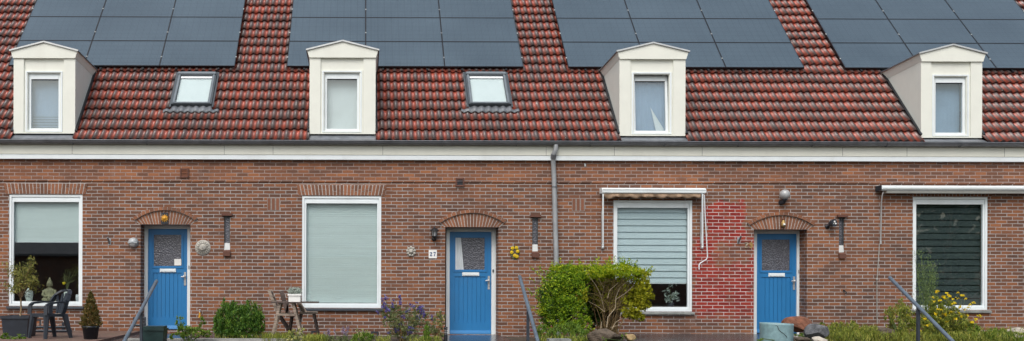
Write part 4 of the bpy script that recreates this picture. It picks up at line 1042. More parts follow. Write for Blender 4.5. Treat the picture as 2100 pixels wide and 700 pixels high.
m = MB(); m.tube([(xv0, -.1, Az0 + .03), (xv1, -.1, Az0 + .03)], .045, 10); m.build('cloth_roll', 'awn_cloth', t)
for px, y0, y1, py in ((1236.5, 398, 504, -.20), (1440.5, 398, 504, -.20)):
    a, b = P(px, y0, py), P(px, y1, -.06); m = MB(); m.bar(a, b, .026, .03); m.ball(b + Vector((0, 0, -.03)), .022, 8, 6); a_ = m.build('folding_arm', 'white', t)
    m = MB(); m.box(b.x - .022, b.x + .022, -.06, 0, b.z - .06, b.z + .03); m.build('wall_bracket', 'metal', a_)
m = MB(); a, b = P(1437, 436, -.05), P(1437.5, 500, -.05); m.bar(a, b, .02, .03); m.build('guide_rail', 'metal', t); m = MB(); a, b = P(1234.2, 434, -.03), P(1234.6, 498, -.03); m.bar(a, b, .016, .03); m.build('guide_rail', 'metal', t)
m = MB(); m.tube([P(1444.5, 400, -.2), P(1446, 440, -.16), P(1449.5, 500, -.1), P(1451, 527, -.08), P(1449, 532, -.08), P(1436, 540, -.08), P(1433.5, 544, -.08), P(1433.7, 553, -.08)], .011, 8); m.build('crank_handle', 'white_blind', t)

B0 = P(1807, 387, -.2); bz1 = P(1950, 381, -.2).z; bz0 = P(1950, 391.5, -.2).z; bx0 = B0.x; bx1 = P(2190, 387, -.2).x
t = thing('awning', ((bx0 + bx1) / 2, 0, bz0), 'long closed white awning over the dark green blind at the right edge', 'awning', 'window awnings')
m = MB(); xprism(m, [(0, bz0 + .01), (-.2, bz0), (-.23, bz0 + .03), (-.23, bz0 + .075), (-.17, bz1), (0, bz1 + .01)], bx0, bx1); fix_normals(m.build('cassette', 'white', t))
m = MB(); m.box(bx0 + .02, bx1, -.234, -.20, bz0 + .04, bz0 + .048); m.build('seam', 'awn_grey', t)
m = MB(); xprism(m, [(-.03, bz0 - .004), (-.06, bz0 - .052), (-.185, bz0 - .048), (-.2, bz0 - .004)], bx0 + .12, bx1); fix_normals(m.build('lower_bar', 'awn_grey', t))
m = MB(); m.box(bx0 - .010, bx0 - .002, -.225, 0, bz0 + .002, bz1 + .004); m.build('end_cap', 'black_plastic', t)
m = MB(); m.tube([P(1811, 394, -.18), P(1809, 402, -.16), P(1807.5, 415, -.1), P(1807, 440, -.06), P(1806, 498, -.05)], .013, 8); m.tube([P(1806, 494, -.05), P(1806, 501, -.05)], .02, 8); m.build('side_arm', 'metal', t)
m = MB(); m.tube([P(1803.5, 500, -.05), P(1801, 540, -.04), P(1798.5, 573, -.03), P(1798.5, 640, -.02), P(1799, 665, -.02)], .0065, 6); m.ball(P(1798.5, 573, -.035), .018, 7, 5); m.build('pull_cord', 'awn_grey', t)

# ------------------------------------------------------------------ things on the window sills
a, b, c, d = house_win[0]
ys = .24; zs = c - .012
def sx(px, Y=ys): return P(px, 500, Y).x
def sz(py, Y=ys): return P(100, py, Y).z
x = sx(102); t = thing('seated_statue', (x, ys, zs), 'mossy grey seated meditating statue between two vases behind the left window', 'statue')
h = sz(562) - zs
m = MB(); m.lathe([(0, 0), (.125, 0), (.135, .05), (.12, .11), (.10, .15), (.118, .21), (.112, .25), (.06, .275), (.036, .29), (.034, .31)], (x, ys, zs), 18)
m.v = [(v[0], ys + (v[1] - ys) * .62, v[2]) for v in m.v]
for s in (-1, 1): m.tube([(x + s * .115, ys, zs + .235), (x + s * .135, ys - .03, zs + .14), (x + s * .03, ys - .085, zs + .10)], [.032, .03, .024], 8); m.tube([(x + s * .05, ys - .03, zs + .05), (x + s * .105, ys - .06, zs + .045), (x + s * .0, ys - .10, zs + .04)], [.045, .04, .035], 8)
m.build('body', 'stonegod', t)
m = MB(); m.ball((x, ys - .005, zs + .365), .062, 16, 12, (.88, .92, 1.2)); m.ball((x, ys - .062, zs + .36), .012, 7, 6, (.8, 1, 1.7))
for s in (-1, 1): m.ball((x + s * .057, ys, zs + .35), .018, 7, 6, (.5, .7, 2.0)); m.ball((x + s * .022, ys - .055, zs + .378), .009, 6, 5, (1.5, .5, .5))
m.ball((x, ys - .056, zs + .334), .012, 7, 5, (1.6, .6, .5)); m.build('head', 'stonegod', t)
m = MB(); m.ball((x, ys + .006, zs + .40), .060, 14, 8, (.95, .95, .75), .05, 5); m.lathe([(.03, .43), (.032, .45), (.02, .475), (.0, .51)], (x, ys, zs), 10); m.build('hair', 'stonegod', t)
def vase(px, lab, h, r, y=ys):
    x = sx(px, y); t = thing('vase', (x, y, zs), lab, 'vase', 'vases on the left window sill')
    m = MB(); m.lathe([(0, 0), (r * .6, 0), (r * .8, h * .15), (r, h * .5), (r * .9, h * .75), (r * .45, h * .92), (r * .5, h), (r * .4, h), (r * .35, h * .9)], (x, y, zs), 18); m.build('pot', 'vase', t); return x, t
vx, t = vase(60, 'pale vase behind the potted tree at the left end of the window sill', .28, .085, .2)
m = MB()
for k in range(3): m.tube([(vx - .07, .12, zs + .10 + .05 * k), (vx, .112, zs + .12 + .05 * k), (vx + .06, .12, zs + .09 + .05 * k)], .006, 5)
m.build('relief', 'sill_grey', t)
vx, t = vase(137, 'pale vase with dried yellow flowers right of the seated statue', .24, .07)
st = MB(); pts = []
for i in range(26):
    a_ = random.uniform(-.08, .2); e = Vector((vx + a_ * 1.2, ys + random.uniform(-.06, .06), zs + .24 + random.uniform(.16, .44)))
    st.tube([(vx, ys, zs + .22), (vx + a_ * .3, ys, zs + .38), e], .004, 4); pts.append(e)
st.build('stems', 'l_grey', t); leaf_mesh('foliage', np.array(pts).repeat(5, 0) + RNG.normal(size=(len(pts) * 5, 3)) * .02, .05, .006, 'l_olive', t)
m = MB()
for e in (Vector((vx - .055, ys - .05, zs + .385)), Vector((vx - .025, ys - .05, zs + .39)), Vector((vx - .04, ys - .05, zs + .37))): m.ball(e, .022, 7, 5)
m.build('flower_head', 'flower_y', t)
x = sx(160, .2); m = MB(); m.lathe([(0, 0), (.04, 0), (.045, .14), (.04, .15), (0, .15)], (x, .2, zs), 14); single('candle_jar', m, 'white_blind', 'small white jar at the right end of the left window sill', 'jar', origin=(x, .2, zs))
# white poinsettia in window 3
a, b, c, d = house_win[2]; zs3 = c - .012; x = P(1375, 600, .22).x
t = thing('potted_flower', (x, .22, zs3), 'white flowering plant in a dark pot behind the window with striped blind', 'plant')
m = MB(); m.lathe([(0, 0), (.06, 0), (.075, .1), (.065, .1), (0, .09)], (x, .22, zs3), 14); m.build('pot', 'black_plastic', t)
st = MB(); fl = []
for i in range(7):
    e = Vector((x + random.uniform(-.13, .13), .2 + random.uniform(-.06, .03), zs3 + random.uniform(.16, .34))); st.tube([(x, .22, zs3 + .08), (x, .2, zs3 + .2), e], .005, 5); fl.append(e)
e = Vector((x - .01, .2, zs3 + .48)); st.tube([(x, .22, zs3 + .1), e], .005, 5); fl.append(e); st.build('stems', 'l_grey', t)
C = np.array(fl).repeat(13, 0); leaf_mesh('white_flowers', C + RNG.normal(size=C.shape) * .035, .095, .035, 'l_white', t)

# ------------------------------------------------------------------ ground
def gz(x, y):
    base = -.02
    if y < -3.3: base -= min(1, (-3.3 - y) / 1.9) * .46
    return base
xs = [-400, -120, -40] + list(np.arange(-16, 22.1, .35)) + [45, 120, 400]
ys_ = [400, 120, 40, 12, 9.5] + list(np.arange(.3, -5.61, -.3)) + [-8.0, -8.2, -16, -30, -60, -150, -400]
V = []; Fc = []
for y in ys_:
    for x in xs:
        z = gz(x, y)
        if -4.5 < y < .4 and -16 < x < 22: z += .02 * math.sin(x * 2.3 + y * 3.1) * math.sin(y * 2.7 + x)
        if y > .35: z = -.1
        V.append((x, y, z if -20 < x < 25 or y <= -5 or y > .35 else gz(x, y)))
nx = len(xs)
for j in range(len(ys_) - 1):
    for i in range(nx - 1): Fc.append((j * nx + i, (j + 1) * nx + i, (j + 1) * nx + i + 1, j * nx + i + 1))
m = MB(); m.add(V, Fc, True); structure('ground', m, 'soil')
m = MB(); m.box(-60, 60, -8.0, -5.7, -.6, -.455); structure('pavement', m, 'pavement')
m = MB(); m.box(-60, 60, -8.15, -8.003, -.75, -.45); structure('kerb', m, 'concrete')
m = MB(); m.add([(-120, -15, -.476), (120, -15, -.476), (120, -8.15, -.476), (-120, -8.15, -.476)], [(0, 1, 2, 3)]); structure('road', m, 'asphalt')
m = MB()
for k in range(-12, 13): m.add([(k * 4, -11.6, -.472), (k * 4 + 1.6, -11.6, -.472), (k * 4 + 1.6, -11.5, -.472), (k * 4, -11.5, -.472)], [(0, 1, 2, 3)])
structure('road_markings', m, 'paint_line')
xl = P(262, 690, -1).x
m = MB(); m.box(-12, xl, -3.4, .0, -.3, .075); structure('brick_terrace', m, 'paving')
m = MB(); m.box(xl + .003, P(470, 690, -1).x, -2.6, -.0, -.3, .03); m.box(P(905, 690, -1).x, P(1040, 690, -1).x, -3.3, .03, -.3, .012); structure('entrance_slabs', m, 'wet_slab')
m = MB(); x0 = P(1272, 690, -2).x; x1 = P(1650, 690, -2).x
m.hexa([(x0, -2.2, -.3), (x1, -2.2, -.3), (x1, -.003, -.3), (x0, -.003, -.3), (x0 + .1, -2.2, .025), (x1, -2.2, .03), (x1, -.003, .05), (x0 + .1, -.003, .055)]); structure('tarmac_forecourt', m, 'wet_slab')
m = MB(); x0 = P(343, 696, -2.2).x; x1 = P(620, 696, -2.2).x; zt = P(480, 694.5, -2.2).z
m.box(x0, x1, -2.27, -2.15, -.2, zt); m.box(P(258, 0, -2.2).x, P(296, 0, -2.2).x, -2.27, -2.15, -.2, zt - .0); single('garden_edging', m, 'concrete', 'low grey concrete edging along the flower bed in front of the leftmost door', 'edging')

# ------------------------------------------------------------------ hand rails
def railing(p0, p1, post, lab):
    a = P(*p0); b = P(*p1); d = (b - a); e = a + d * 1.25
    t = thing('handrail', (e.x, e.y, gz(0, e.y)), lab, 'handrail', 'steel handrails of the garden steps')
    m = MB(); m.tube([a, a + (e - a) * .5, e], .031, 14); m.ball(a, .031, 12, 8); m.build('rail', 'rail', t)
    u = (P(post, 640, -2.7).x); 
    # post stands where the rail passes over it
    k = post
    s = None
    for i in range(400):
        q = a + (e - a) * (i / 400)
        px = PX0 + q.x * F / (DIST + q.y)
        if (px - k) * (1 if b.x * F / (DIST + b.y) > a.x * F / (DIST + a.y) else -1) >= 0: s = q; break
    s = s or a + d * .3
    m = MB(); m.box(s.x - .022, s.x + .022, s.y - .022, s.y + .022, -.5, s.z - .02); m.build('post', 'rail_dark', t)
    q = a + d * 1.15; m = MB(); m.box(q.x - .022, q.x + .022, q.y - .022, q.y + .022, -.6, q.z - .02); m.build('post', 'rail_dark', t)
railing((321, 577, -2.3), (255, 700, -4.55), 290, 'blue grey handrail sloping down to the left in front of the leftmost door')
railing((1066, 568, -2.5), (1103, 700, -4.2), 1083, 'blue grey handrail between the middle door and the big hedge')
railing((1825, 570, -2.5), (1953, 700, -4.25), 1883, 'blue grey handrail among weeds and yellow flowers at the right')

# ------------------------------------------------------------------ garden furniture
def pot_sq(mb, x, y, z, w, h, taper=.78, rim=.03):
    a = w / 2; b = a * taper
    mb.hexa([(x - b, y - b, z), (x + b, y - b, z), (x + b, y + b, z), (x - b, y + b, z), (x - a * .97, y - a * .97, z + h - rim * 1.4), (x + a * .97, y - a * .97, z + h - rim * 1.4), (x + a * .97, y + a * .97, z + h - rim * 1.4), (x - a * .97, y + a * .97, z + h - rim * 1.4)])
    fr = a + .012
    mb.box(x - fr, x + fr, y - fr, y - a + .02, z + h - rim * 1.6, z + h); mb.box(x - fr, x + fr, y + a - .02, y + fr, z + h - rim * 1.6, z + h); mb.box(x - fr, x - a + .02, y - a + .02, y + a - .02, z + h - rim * 1.6, z + h); mb.box(x + a - .02, x + fr, y - a + .02, y + a - .02, z + h - rim * 1.6, z + h)
ZT = .075
# potted olive-like tree
y = -1.9; x = P(40, 690, y).x; t = thing('potted_tree', (x, y, ZT), 'airy olive leaved little tree in a square black pot at the left edge', 'potted tree')
m = MB(); pot_sq(m, x, y, ZT, .50, .385, .86); m.build('pot', 'black_plastic', t)
m = MB(); m.box(x - .22, x + .22, y - .22, y + .22, ZT + .3, ZT + .335); m.build('soil', 'soil', t)
zt = P(43, 648, y).z
tr = MB(); fork = Vector((x + .02, y, P(43, 605, y).z)); tr.tube([(x + .01, y, ZT + .3), (x + .025, y + .01, zt + .15), fork], [.018, .015, .014], 7)
ends = []
rg = random.Random(5)
for i in range(26):
    a = rg.uniform(0, 2 * PI); r_ = rg.uniform(.06, .36); h_ = rg.uniform(.1, .66)
    e = fork + Vector((r_ * math.cos(a) - .03, r_ * math.sin(a) * .7, h_)); mid = fork.lerp(e, .5) + Vector((0, 0, .05)); tr.tube([fork - Vector((0, 0, .06)), mid, e], [.007, .005, .002], 5); ends.append((mid, e))
tr.build('trunk', 'bark', t)
C = []
for mid, e in ends:
    for k in range(62): C.append(mid.lerp(e, rg.uniform(.1, 1.12)) + Vector((rg.gauss(0, .042), rg.gauss(0, .042), rg.gauss(0, .042))))
leaf_mesh('crown', np.array(C), .062, .017, 'l_olive', t)
# plastic chair
y = -2.35; cx = P(102, 690, y).x
t = thing('plastic_chair', (cx, y, ZT), 'charcoal plastic armchair with slatted round back in front of the left window', 'chair')
ang = math.radians(-38)
def ch(u, v, w):   # u right, v towards the front, w up (seat faces front)
    fx, fy = math.sin(ang), -math.cos(ang); rx, ry = math.cos(ang), math.sin(ang)
    return Vector((cx + u * rx + v * fx, y + u * ry + v * fy, ZT + w))
m = MB(); n = 8
for i in range(n):
    u0 = -.2 + .4 * i / n + .004; u1 = -.2 + .4 * (i + 1) / n - .004
    m.hexa([ch(u0, -.2, .40), ch(u1, -.2, .40), ch(u1, .22, .42), ch(u0, .22, .42), ch(u0, -.2, .415), ch(u1, -.2, .415), ch(u1, .22, .44), ch(u0, .22, .44)])
m.bar(ch(-.22, .22, .415), ch(.22, .22, .415), .04, .06); m.bar(ch(-.22, -.2, .40), ch(.22, -.2, .40), .04, .05); m.bar(ch(-.21, -.2, .41), ch(-.21, .22, .42), .03, .05); m.bar(ch(.21, -.2, .41), ch(.21, .22, .42), .03, .05); m.build('seat', 'black_plastic', t)
def bk(u, w): return ch(u, -.2 - .16 * (w - .42) / .42 + .10 * (u / .24) ** 2, w)
m = MB()
out = [(-.19, .42), (-.225, .55), (-.235, .66), (-.2, .77), (-.11, .84), (0, .86), (.11, .84), (.2, .77), (.235, .66), (.225, .55), (.19, .42)]
for (u0, w0), (u1, w1) in zip(out[:-1], out[1:]):
    m.bar(bk(u0, w0), bk(u1, w1), .035, .075, up=ch(0, 1, 0) - ch(0, 0, 0))
bf = m.build('backrest', 'black_plastic', t)
for k in range(5):
    u = (k - 2); m = MB(); pts = [(u * .04, .44), (u * .055, .6), (u * .088, .80 - .012 * u * u)]
    for (u0, w0), (u1, w1) in zip(pts[:-1], pts[1:]): m.bar(bk(u0, w0), bk(u1, w1), .018, .056, up=ch(1, 0, 0) - ch(0, 0, 0))
    m.build('slat', 'black_plastic', bf)
for s in (-1, 1):
    m = MB(); pts = [ch(s * .235, -.16, .64), ch(s * .26, -.02, .645), ch(s * .26, .17, .63), ch(s * .245, .235, .59), ch(s * .25, .25, .42)]
    for p, q in zip(pts[:-1], pts[1:]): m.bar(p, q, .065, .036)
    m.build('armrest', 'black_plastic', t)
    for v0, v1 in ((.2, .25), (-.17, -.27)):
        m = MB(); a, b = ch(s * .205, v0, .42), ch(s * .25, v1, 0); m.tube([a, b], [.055, .034], 6, False); m.build('leg', 'black_plastic', t)
# a dark box lying in the corner behind the chair
y = -.5; x0, x1 = P(62, 660, y).x, P(140, 660, y).x
m = MB(); m.tube([(x0, y, ZT + .10), (x1, y, ZT + .10)], .03, 8); m.tube([(x0 - .1, y - .1, ZT + .03), (x1 + .1, y - .1, ZT + .03)], .03, 8); 
for x in (x0 + .1, x1 - .1): m.bar((x, y, ZT), (x, y, ZT + .2), .04, .04)
single('low_rack', m, 'black_plastic', 'low black rack on the terrace behind the plastic chair', 'rack')
# potted conifer
y = -2.6; x = P(186, 690, y).x; t = thing('potted_conifer', (x, y, ZT), 'small rusty green cone shaped conifer in a round black pot', 'potted conifer')
m = MB(); m.lathe([(0, 0), (.115, 0), (.145, .2), (.152, .2), (.152, .235), (.14, .235), (.135, .2), (0, .2)], (x, y, ZT), 22); m.build('pot', 'black_plastic', t)
hz = P(187, 600, y).z - (ZT + .2)
C = []
for i in range(3800):
    h_ = rg.random() ** 1.35; r_ = .185 * (1 - h_) ** .8 * (1.05 if h_ > .06 else .8) + .012; r_ *= math.sqrt(rg.uniform(.25, 1.0)) * (1 + .12 * math.sin(h_ * 40 + 3)); a = rg.uniform(0, 2 * PI)
    C.append((x + r_ * math.cos(a), y + r_ * math.sin(a), ZT + .21 + h_ * hz))
C = np.array(C); dirs = C - np.array([x, y, ZT + .1]); dirs /= np.linalg.norm(dirs, axis=1)[:, None]
leaf_mesh('foliage', C, .045, .018, 'l_rust', t, dirs=dirs)
m = MB(); m.tube([(x, y, ZT + .18), (x, y, ZT + .2 + hz * .8)], [.018, .004], 6); m.build('trunk', 'bark', t)
# green plastic box
y = -3.0; z0 = ZT - .15; x0, x1 = P(296, 690, y).x, P(340, 690, y).x; t = thing('planter_box', ((x0 + x1) / 2, y, z0), 'dark green plastic garden box with a rimmed lid below the leftmost door', 'box')
zt = P(318, 669, y).z
m = MB(); m.hexa([(x0 + .02, y - .15, z0), (x1 - .02, y - .15, z0), (x1 - .02, y + .15, z0), (x0 + .02, y + .15, z0), (x0 + .004, y - .17, zt - .06), (x1 - .004, y - .17, zt - .06), (x1 - .004, y + .17, zt - .06), (x0 + .004, y + .17, zt - .06)]); m.build('body', 'green_plastic', t)
m = MB(); m.box(x0 - .01, x1 + .01, y - .185, y + .185, zt - .07, zt - .04); m.box(x0 + .01, x1 - .01, y - .165, y + .165, zt - .04, zt); m.build('lid', 'green_plastic', t)
# wooden table and chairs
yT = -1.45; zt = P(605, 619, yT).z
x0, x1 = P(557, 620, yT).x, P(653, 620, yT).x
t = thing('garden_table', ((x0 + x1) / 2, yT, 0), 'narrow weathered wooden folding table with splayed legs carrying a white planter', 'table')
m = MB()
for i in range(4): m.box(x0, x1, yT - .26 + .13 * i, yT - .14 + .13 * i, zt - .022, zt)
m.build('tabletop', 'wood_dark', t)
for yy in (yT - .2, yT + .2):
    for pa, pb in ((578, 560), (604, 623)):
        m = MB(); a = Vector((P(pa, 0, yT).x, yy, zt - .02)); b = Vector((P(pb, 0, yT).x, yy - .0, .0)); m.bar(a, b, .05, .03, up=(0, 1, 0)); m.build('leg', 'wood', t)
m = MB(); z = P(600, 645, yT).z; m.box(P(572, 0, yT).x, P(608, 0, yT).x, yT - .24, yT - .21, z - .02, z + .02); m.box(P(572, 0, yT).x, P(608, 0, yT).x, yT + .21, yT + .24, z - .02, z + .02); m.build('stretcher', 'wood', t)
def fold_chair(pb, ps, pf, lab, yc, flip):
    """pb: (top px, bottom px) of back; ps: seat px range, py; all in px at depth yc"""
    t = thing('folding_chair', (P(ps[0], 0, yc).x, yc, 0), lab, 'chair', 'weathered wooden folding chairs')
    zs = P(ps[0], ps[2], yc).z; xa, xb = P(ps[0], 0, yc).x, P(ps[1], 0, yc).x
    m = MB()
    for i in range(4): m.box(xa, xb, yc - .22 + .11 * i, yc - .12 + .11 * i, zs - .02, zs + .012)
    m.build('seat', 'wood', t)
    at_, ab = P(pb[0], pb[1], yc), P(pb[2], pb[3], yc)
    for yy in (yc - .2, yc + .2):
        m = MB(); m.bar((at_.x, yy, at_.z), (ab.x, yy, ab.z), .055, .03, up=(0, 1, 0)); m.build('back_post', 'wood', t)
    bs = MB()
    for u in (.08, .3, .52):
        c = at_.lerp(ab, u); e = at_.lerp(ab, u + .14); bs.hexa([(c.x, yc - .2, c.z), (c.x + .02, yc - .2, c.z), (c.x + .02, yc + .2, c.z), (c.x, yc + .2, c.z), (e.x, yc - .2, e.z), (e.x + .02, yc - .2, e.z), (e.x + .02, yc + .2, e.z), (e.x, yc + .2, e.z)])
    bs.build('back_slats', 'wood_dark', t)
    for yy in (yc - .2, yc + .2):
        for x_, xx in pf:
            m = MB(); m.bar((P(x_, 0, yc).x, yy, zs), (P(xx, 0, yc).x, yy, 0), .04, .028, up=(0, 1, 0)); m.build('leg', 'wood_dark', t)
fold_chair((553, 594, 572, 643), (571, 608, 643), ((572, 606), (602, 594)), 'weathered folding chair with tilted slatted back at the left side of the wooden table', -.85, 1)
fold_chair((613, 622, 626, 642), (617, 653, 641), ((645, 657), (620, 612)), 'weathered folding chair tucked under the right end of the wooden table', -.95, -1)
# extra back slat pair seen over the table
t = bpy.data.objects['folding_chair']
m = MB(); m.bar(P(577, 597, -.9), P(590, 642, -.9), .085, .025, up=(0, 1, 0)); m.bar(P(594, 598, -.9), P(588, 642, -.9), .04, .025, up=(0, 1, 0)); m.build('back_board', 'wood_dark', t)
# planter on the table
x0, x1 = P(594, 0, yT).x, P(619, 0, yT).x; ph = P(606, 603, yT).z - zt
t = thing('planter', ((x0 + x1) / 2, yT, zt), 'square white planter with silvery bushy plant on the wooden table', 'planter')
m = MB(); xm = (x0 + x1) / 2; pot_sq(m, xm, yT, zt, x1 - x0, ph, .95, .02); m.build('pot', 'paper', t)
m = MB(); m.box(x0 + .02, x1 - .02, yT - .1, yT + .1, zt + ph * .7, zt + ph * .85); m.build('soil', 'soil', t)
C = cloud([(xm, yT, zt + ph + .055, .13, .12, .075, 1)], 1500, .5); leaf_mesh('foliage', C, .035, .008, 'l_white', t, dirs=np.tile([0, 0, .8], (len(C), 1)))
# bollard light
y = -2.3; x = P(914, 690, y).x; zb = -.02; zt = P(914, 671, y).z; t = thing('bollard_light', (x, y, zb), 'short black bollard light with ringed head left of the middle door slabs', 'lamp')
m = MB(); m.tube([(x, y, zb), (x, y, zt - .13)], .033, 12); m.build('post', 'black_metal', t)
m = MB()
for k in range(3): m.lathe([(.0, 0), (.034, 0), (.034, .012), (0, .012)], (x, y, zt - .115 + .032 * k), 12)
m.lathe([(0, 0), (.036, 0), (.036, .03), (0, .035)], (x, y, zt - .03), 12); m.build('louvres', 'black_metal', t)
m = MB(); m.tube([(x, y, zt - .13), (x, y, zt - .02)], .022, 10); m.build('lens', 'globe', t)
# pots and stones in front of house 3
y = -2.6; d_ = DIST + y; x0, x1 = P(1559.5, 680, y).x, P(1625, 680, y).x; xm = (x0 + x1) / 2; r0 = (x1 - x0) / 2; zt = P(1590, 663, y).z; zb = -.05
t = thing('stone_pot', (xm, y, zb), 'cracked blue grey stone pot in front of the rightmost blue door', 'pot')
m = MB(); m.lathe([(0, 0), (r0 * .95, 0), (r0 * .97, .1), (r0 * .985, zt - zb - .03), (r0 * 1.0, zt - zb), (r0 * .90, zt - zb), (r0 * .87, .12), (0, .12)], (xm, y, zb), 40)
tl = math.radians(-1.6)
m.v = [(xm + (v[0] - xm) , v[1], v[2] - (v[0] - xm) * .035) for v in m.v]; m.build('bowl', 'glazed', t)
cr = MB(); pts = [(1577, 667), (1581, 669), (1583, 676), (1587, 681), (1593, 685), (1598, 690), (1600, 694)]; q = []
for a, b in pts:
    pt = P(a, b, y); dx = pt.x - xm; yy = y - math.sqrt(max(0, (r0 * .987) ** 2 - dx * dx)) ; k = (DIST + yy) / (DIST + y); q.append(Vector((xm + dx, yy, CZ + (pt.z - CZ) * k)))
cr.tube(q, [.002, .006, .005, .007, .004, .006, .002], 5); cr.build('crack', 'crack', t)
def rock(name, px0, py0, px1, py1, y, mat, lab, seed, dy=.35, squash=1.0, base=None):
    import bmesh
    a = P(px0, py1, y); b = P(px1, py0, y); bm = bmesh.new(); bmesh.ops.create_icosphere(bm, subdivisions=4, radius=1)
    rg = random.Random(seed); planes = []
    for _ in range(11):
        n = Vector((rg.gauss(0, 1), rg.gauss(0, 1), rg.gauss(0, 1))).normalized(); planes.append((n, rg.uniform(.62, .9)))
    ph = [(Vector((rg.gauss(0, 1), rg.gauss(0, 1), rg.gauss(0, 1))) * k, rg.uniform(0, 6)) for k in (2.2, 3.5, 5.5, 9)]
    for v in bm.verts:
        c = v.co.copy()
        for n, dd in planes:
            k = c.dot(n)
            if k > dd: c -= n * (k - dd) * .92
        c *= 1 + sum(.03 / (i + 1) * math.sin(c.dot(f) * 2 + o) for i, (f, o) in enumerate(ph)); v.co = c
    xs = [v.co.x for v in bm.verts]; zs = [v.co.z for v in bm.verts]
    for v in bm.verts:
        v.co = ((v.co.x - min(xs)) / (max(xs) - min(xs)) * (b.x - a.x) + a.x, y + v.co.y * dy, (v.co.z - min(zs)) / (max(zs) - min(zs)) * (b.z - a.z) + a.z)
    o0 = Vector(((a.x + b.x) / 2, y, a.z))
    for v in bm.verts: v.co -= o0
    me = bpy.data.meshes.new(name); bm.to_mesh(me); bm.free(); me.materials.append(M[mat])
    o = bpy.data.objects.new(name, me); COL.objects.link(o); o.location = o0; return tag(o, lab, 'rock')
rock('rock', 1604, 648, 1661, 682, -2.1, 'rock_red', 'red brown boulder behind the cracked stone pot', 3, .28)
m = MB(); xq = P(1634, 0, -2.05).x; m.hexa([(xq - .26, -2.3, -.05), (xq + .26, -2.3, -.05), (xq + .26, -1.85, -.05), (xq - .26, -1.85, -.05), (xq - .2, -2.25, .075), (xq + .22, -2.25, .075), (xq + .22, -1.9, .075), (xq - .2, -1.9, .075)]); single('soil_heap', m, 'soil', 'little heap of dark soil under the red brown boulder', 'soil')
rock('rock', 1652, 664, 1699, 700, -2.6, 'rock_grey', 'mottled blue grey boulder right of the cracked stone pot', 8, .22)
rock('rock', 1664, 690, 1696, 706, -3.0, 'rock_pale', 'small orange and white stone below the grey boulder', 12, .12)
rock('rock', 1632, 691, 1662, 702, -2.8, 'rock_brown', 'low brown stone between the stone pot and the grey boulder', 22, .12)
rock('rock', 1204, 674, 1276, 706, -2.5, 'rock_brown', 'large dark brown boulder in front of the hollow hedge', 15, .3)
rock('rock', 1282, 685, 1303, 699, -2.4, 'rock_tan', 'small tan stone right of the brown boulder by the hedge', 18, .1)
rock('rock', 1795, 671, 1832, 700, -1.7, 'rock_brown', 'square brown stump of stone among the weeds under the pull cord', 31, .2)
rock('rock', 2056, 672, 2112, 705, -1.7, 'rock_pale', 'pale stone block in the weeds at the right edge', 41, .3)
y = -3.3; m = MB(); a = P(1124, 695, y); b = P(1169, 695, y); m.box(a.x, b.x, y - .1, y + .12, a.z - .06, a.z + .0); single('stone_slab', m, 'sill_grey', 'pale grey slab edge at the foot of the hedge', 'slab')
# ------------------------------------------------------------------ plants
def lobe(px, py, rx, ry, Y, ryd, w=1.0):
    c = P(px, py, Y); s = (DIST + Y) / F
    return (c.x, Y, c.z, rx * s, ryd, ry * s, w)
# ---- the big hedge with its hollow side
yh = -1.5; bx = P(1243, 690, yh).x
t = thing('hedge_shrub', (bx, yh, -.02), 'big yellow green hedge bush with a hollow bare side under the drainpipe', 'bush')
dense = [lobe(1140, 608, 36, 50, yh, .42, 1.6), lobe(1165, 598, 38, 44, yh - .15, .45, 2.0), lobe(1135, 650, 26, 36, yh, .38, .9), lobe(1172, 648, 32, 38, yh - .25, .38, 1.4), lobe(1160, 565, 35, 22, yh, .40, 1.0), lobe(1196, 668, 20, 18, yh - .35, .25, .4), lobe(1188, 572, 20, 14, yh - .2, .3, .4)]
C = cloud(dense, 17000, .5); leaf_mesh('foliage', C, .042, .021, 'l_hedge_mid', t)
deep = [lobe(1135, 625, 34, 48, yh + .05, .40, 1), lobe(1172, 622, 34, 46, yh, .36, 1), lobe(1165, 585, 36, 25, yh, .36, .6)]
C = cloud(deep, 5500, .35); leaf_mesh('inner_foliage', C, .055, .03, 'l_hedge_shaded', t)
top = [lobe(1210, 560, 48, 15, yh - .1, .46, 1.4), lobe(1262, 557, 48, 14, yh - .1, .46, 1.5), lobe(1292, 563, 26, 18, yh, .36, .7), lobe(1192, 551, 7, 7, yh, .1, .08), lobe(1300, 552, 10, 9, yh, .12, .12), lobe(1215, 546, 9, 10, yh - .1, .1, .12), lobe(1248, 546, 8, 8, yh - .1, .1, .1), lobe(1281, 545, 10, 10, yh - .1, .12, .15), lobe(1160, 552, 30, 10, yh, .35, .5)]
C = cloud(top, 9500, .4); leaf_mesh('top_foliage', C, .042, .021, 'l_hedge', t)
side = [lobe(1318, 596, 18, 22, yh - .2, .15, .5), lobe(1290, 640, 22, 14, yh - .2, .12, .3), lobe(1308, 640, 16, 14, yh, .2, .4), lobe(1286, 612, 18, 28, yh - .15, .15, .5), lobe(1332, 560, 6, 8, yh, .08, .1), lobe(1338, 612, 6, 6, yh, .08, .1), lobe(1298, 632, 26, 26, yh + .05, .25, .7), lobe(1325, 600, 14, 16, yh, .2, .5), lobe(1318, 575, 16, 22, yh, .25, .9), lobe(1304, 612, 18, 26, yh, .25, 1.0), lobe(1322, 622, 15, 12, yh, .2, .5), lobe(1296, 648, 20, 9, yh, .2, .3), lobe(1196, 608, 10, 24, yh - .4, .12, .35), lobe(1312, 652, 11, 7, yh - .05, .1, .25), lobe(1285, 590, 16, 16, yh + .1, .2, .4)]
C = cloud(side, 8200, .2); leaf_mesh('golden_foliage', C, .045, .022, 'l_hedge_gold', t)
C = []
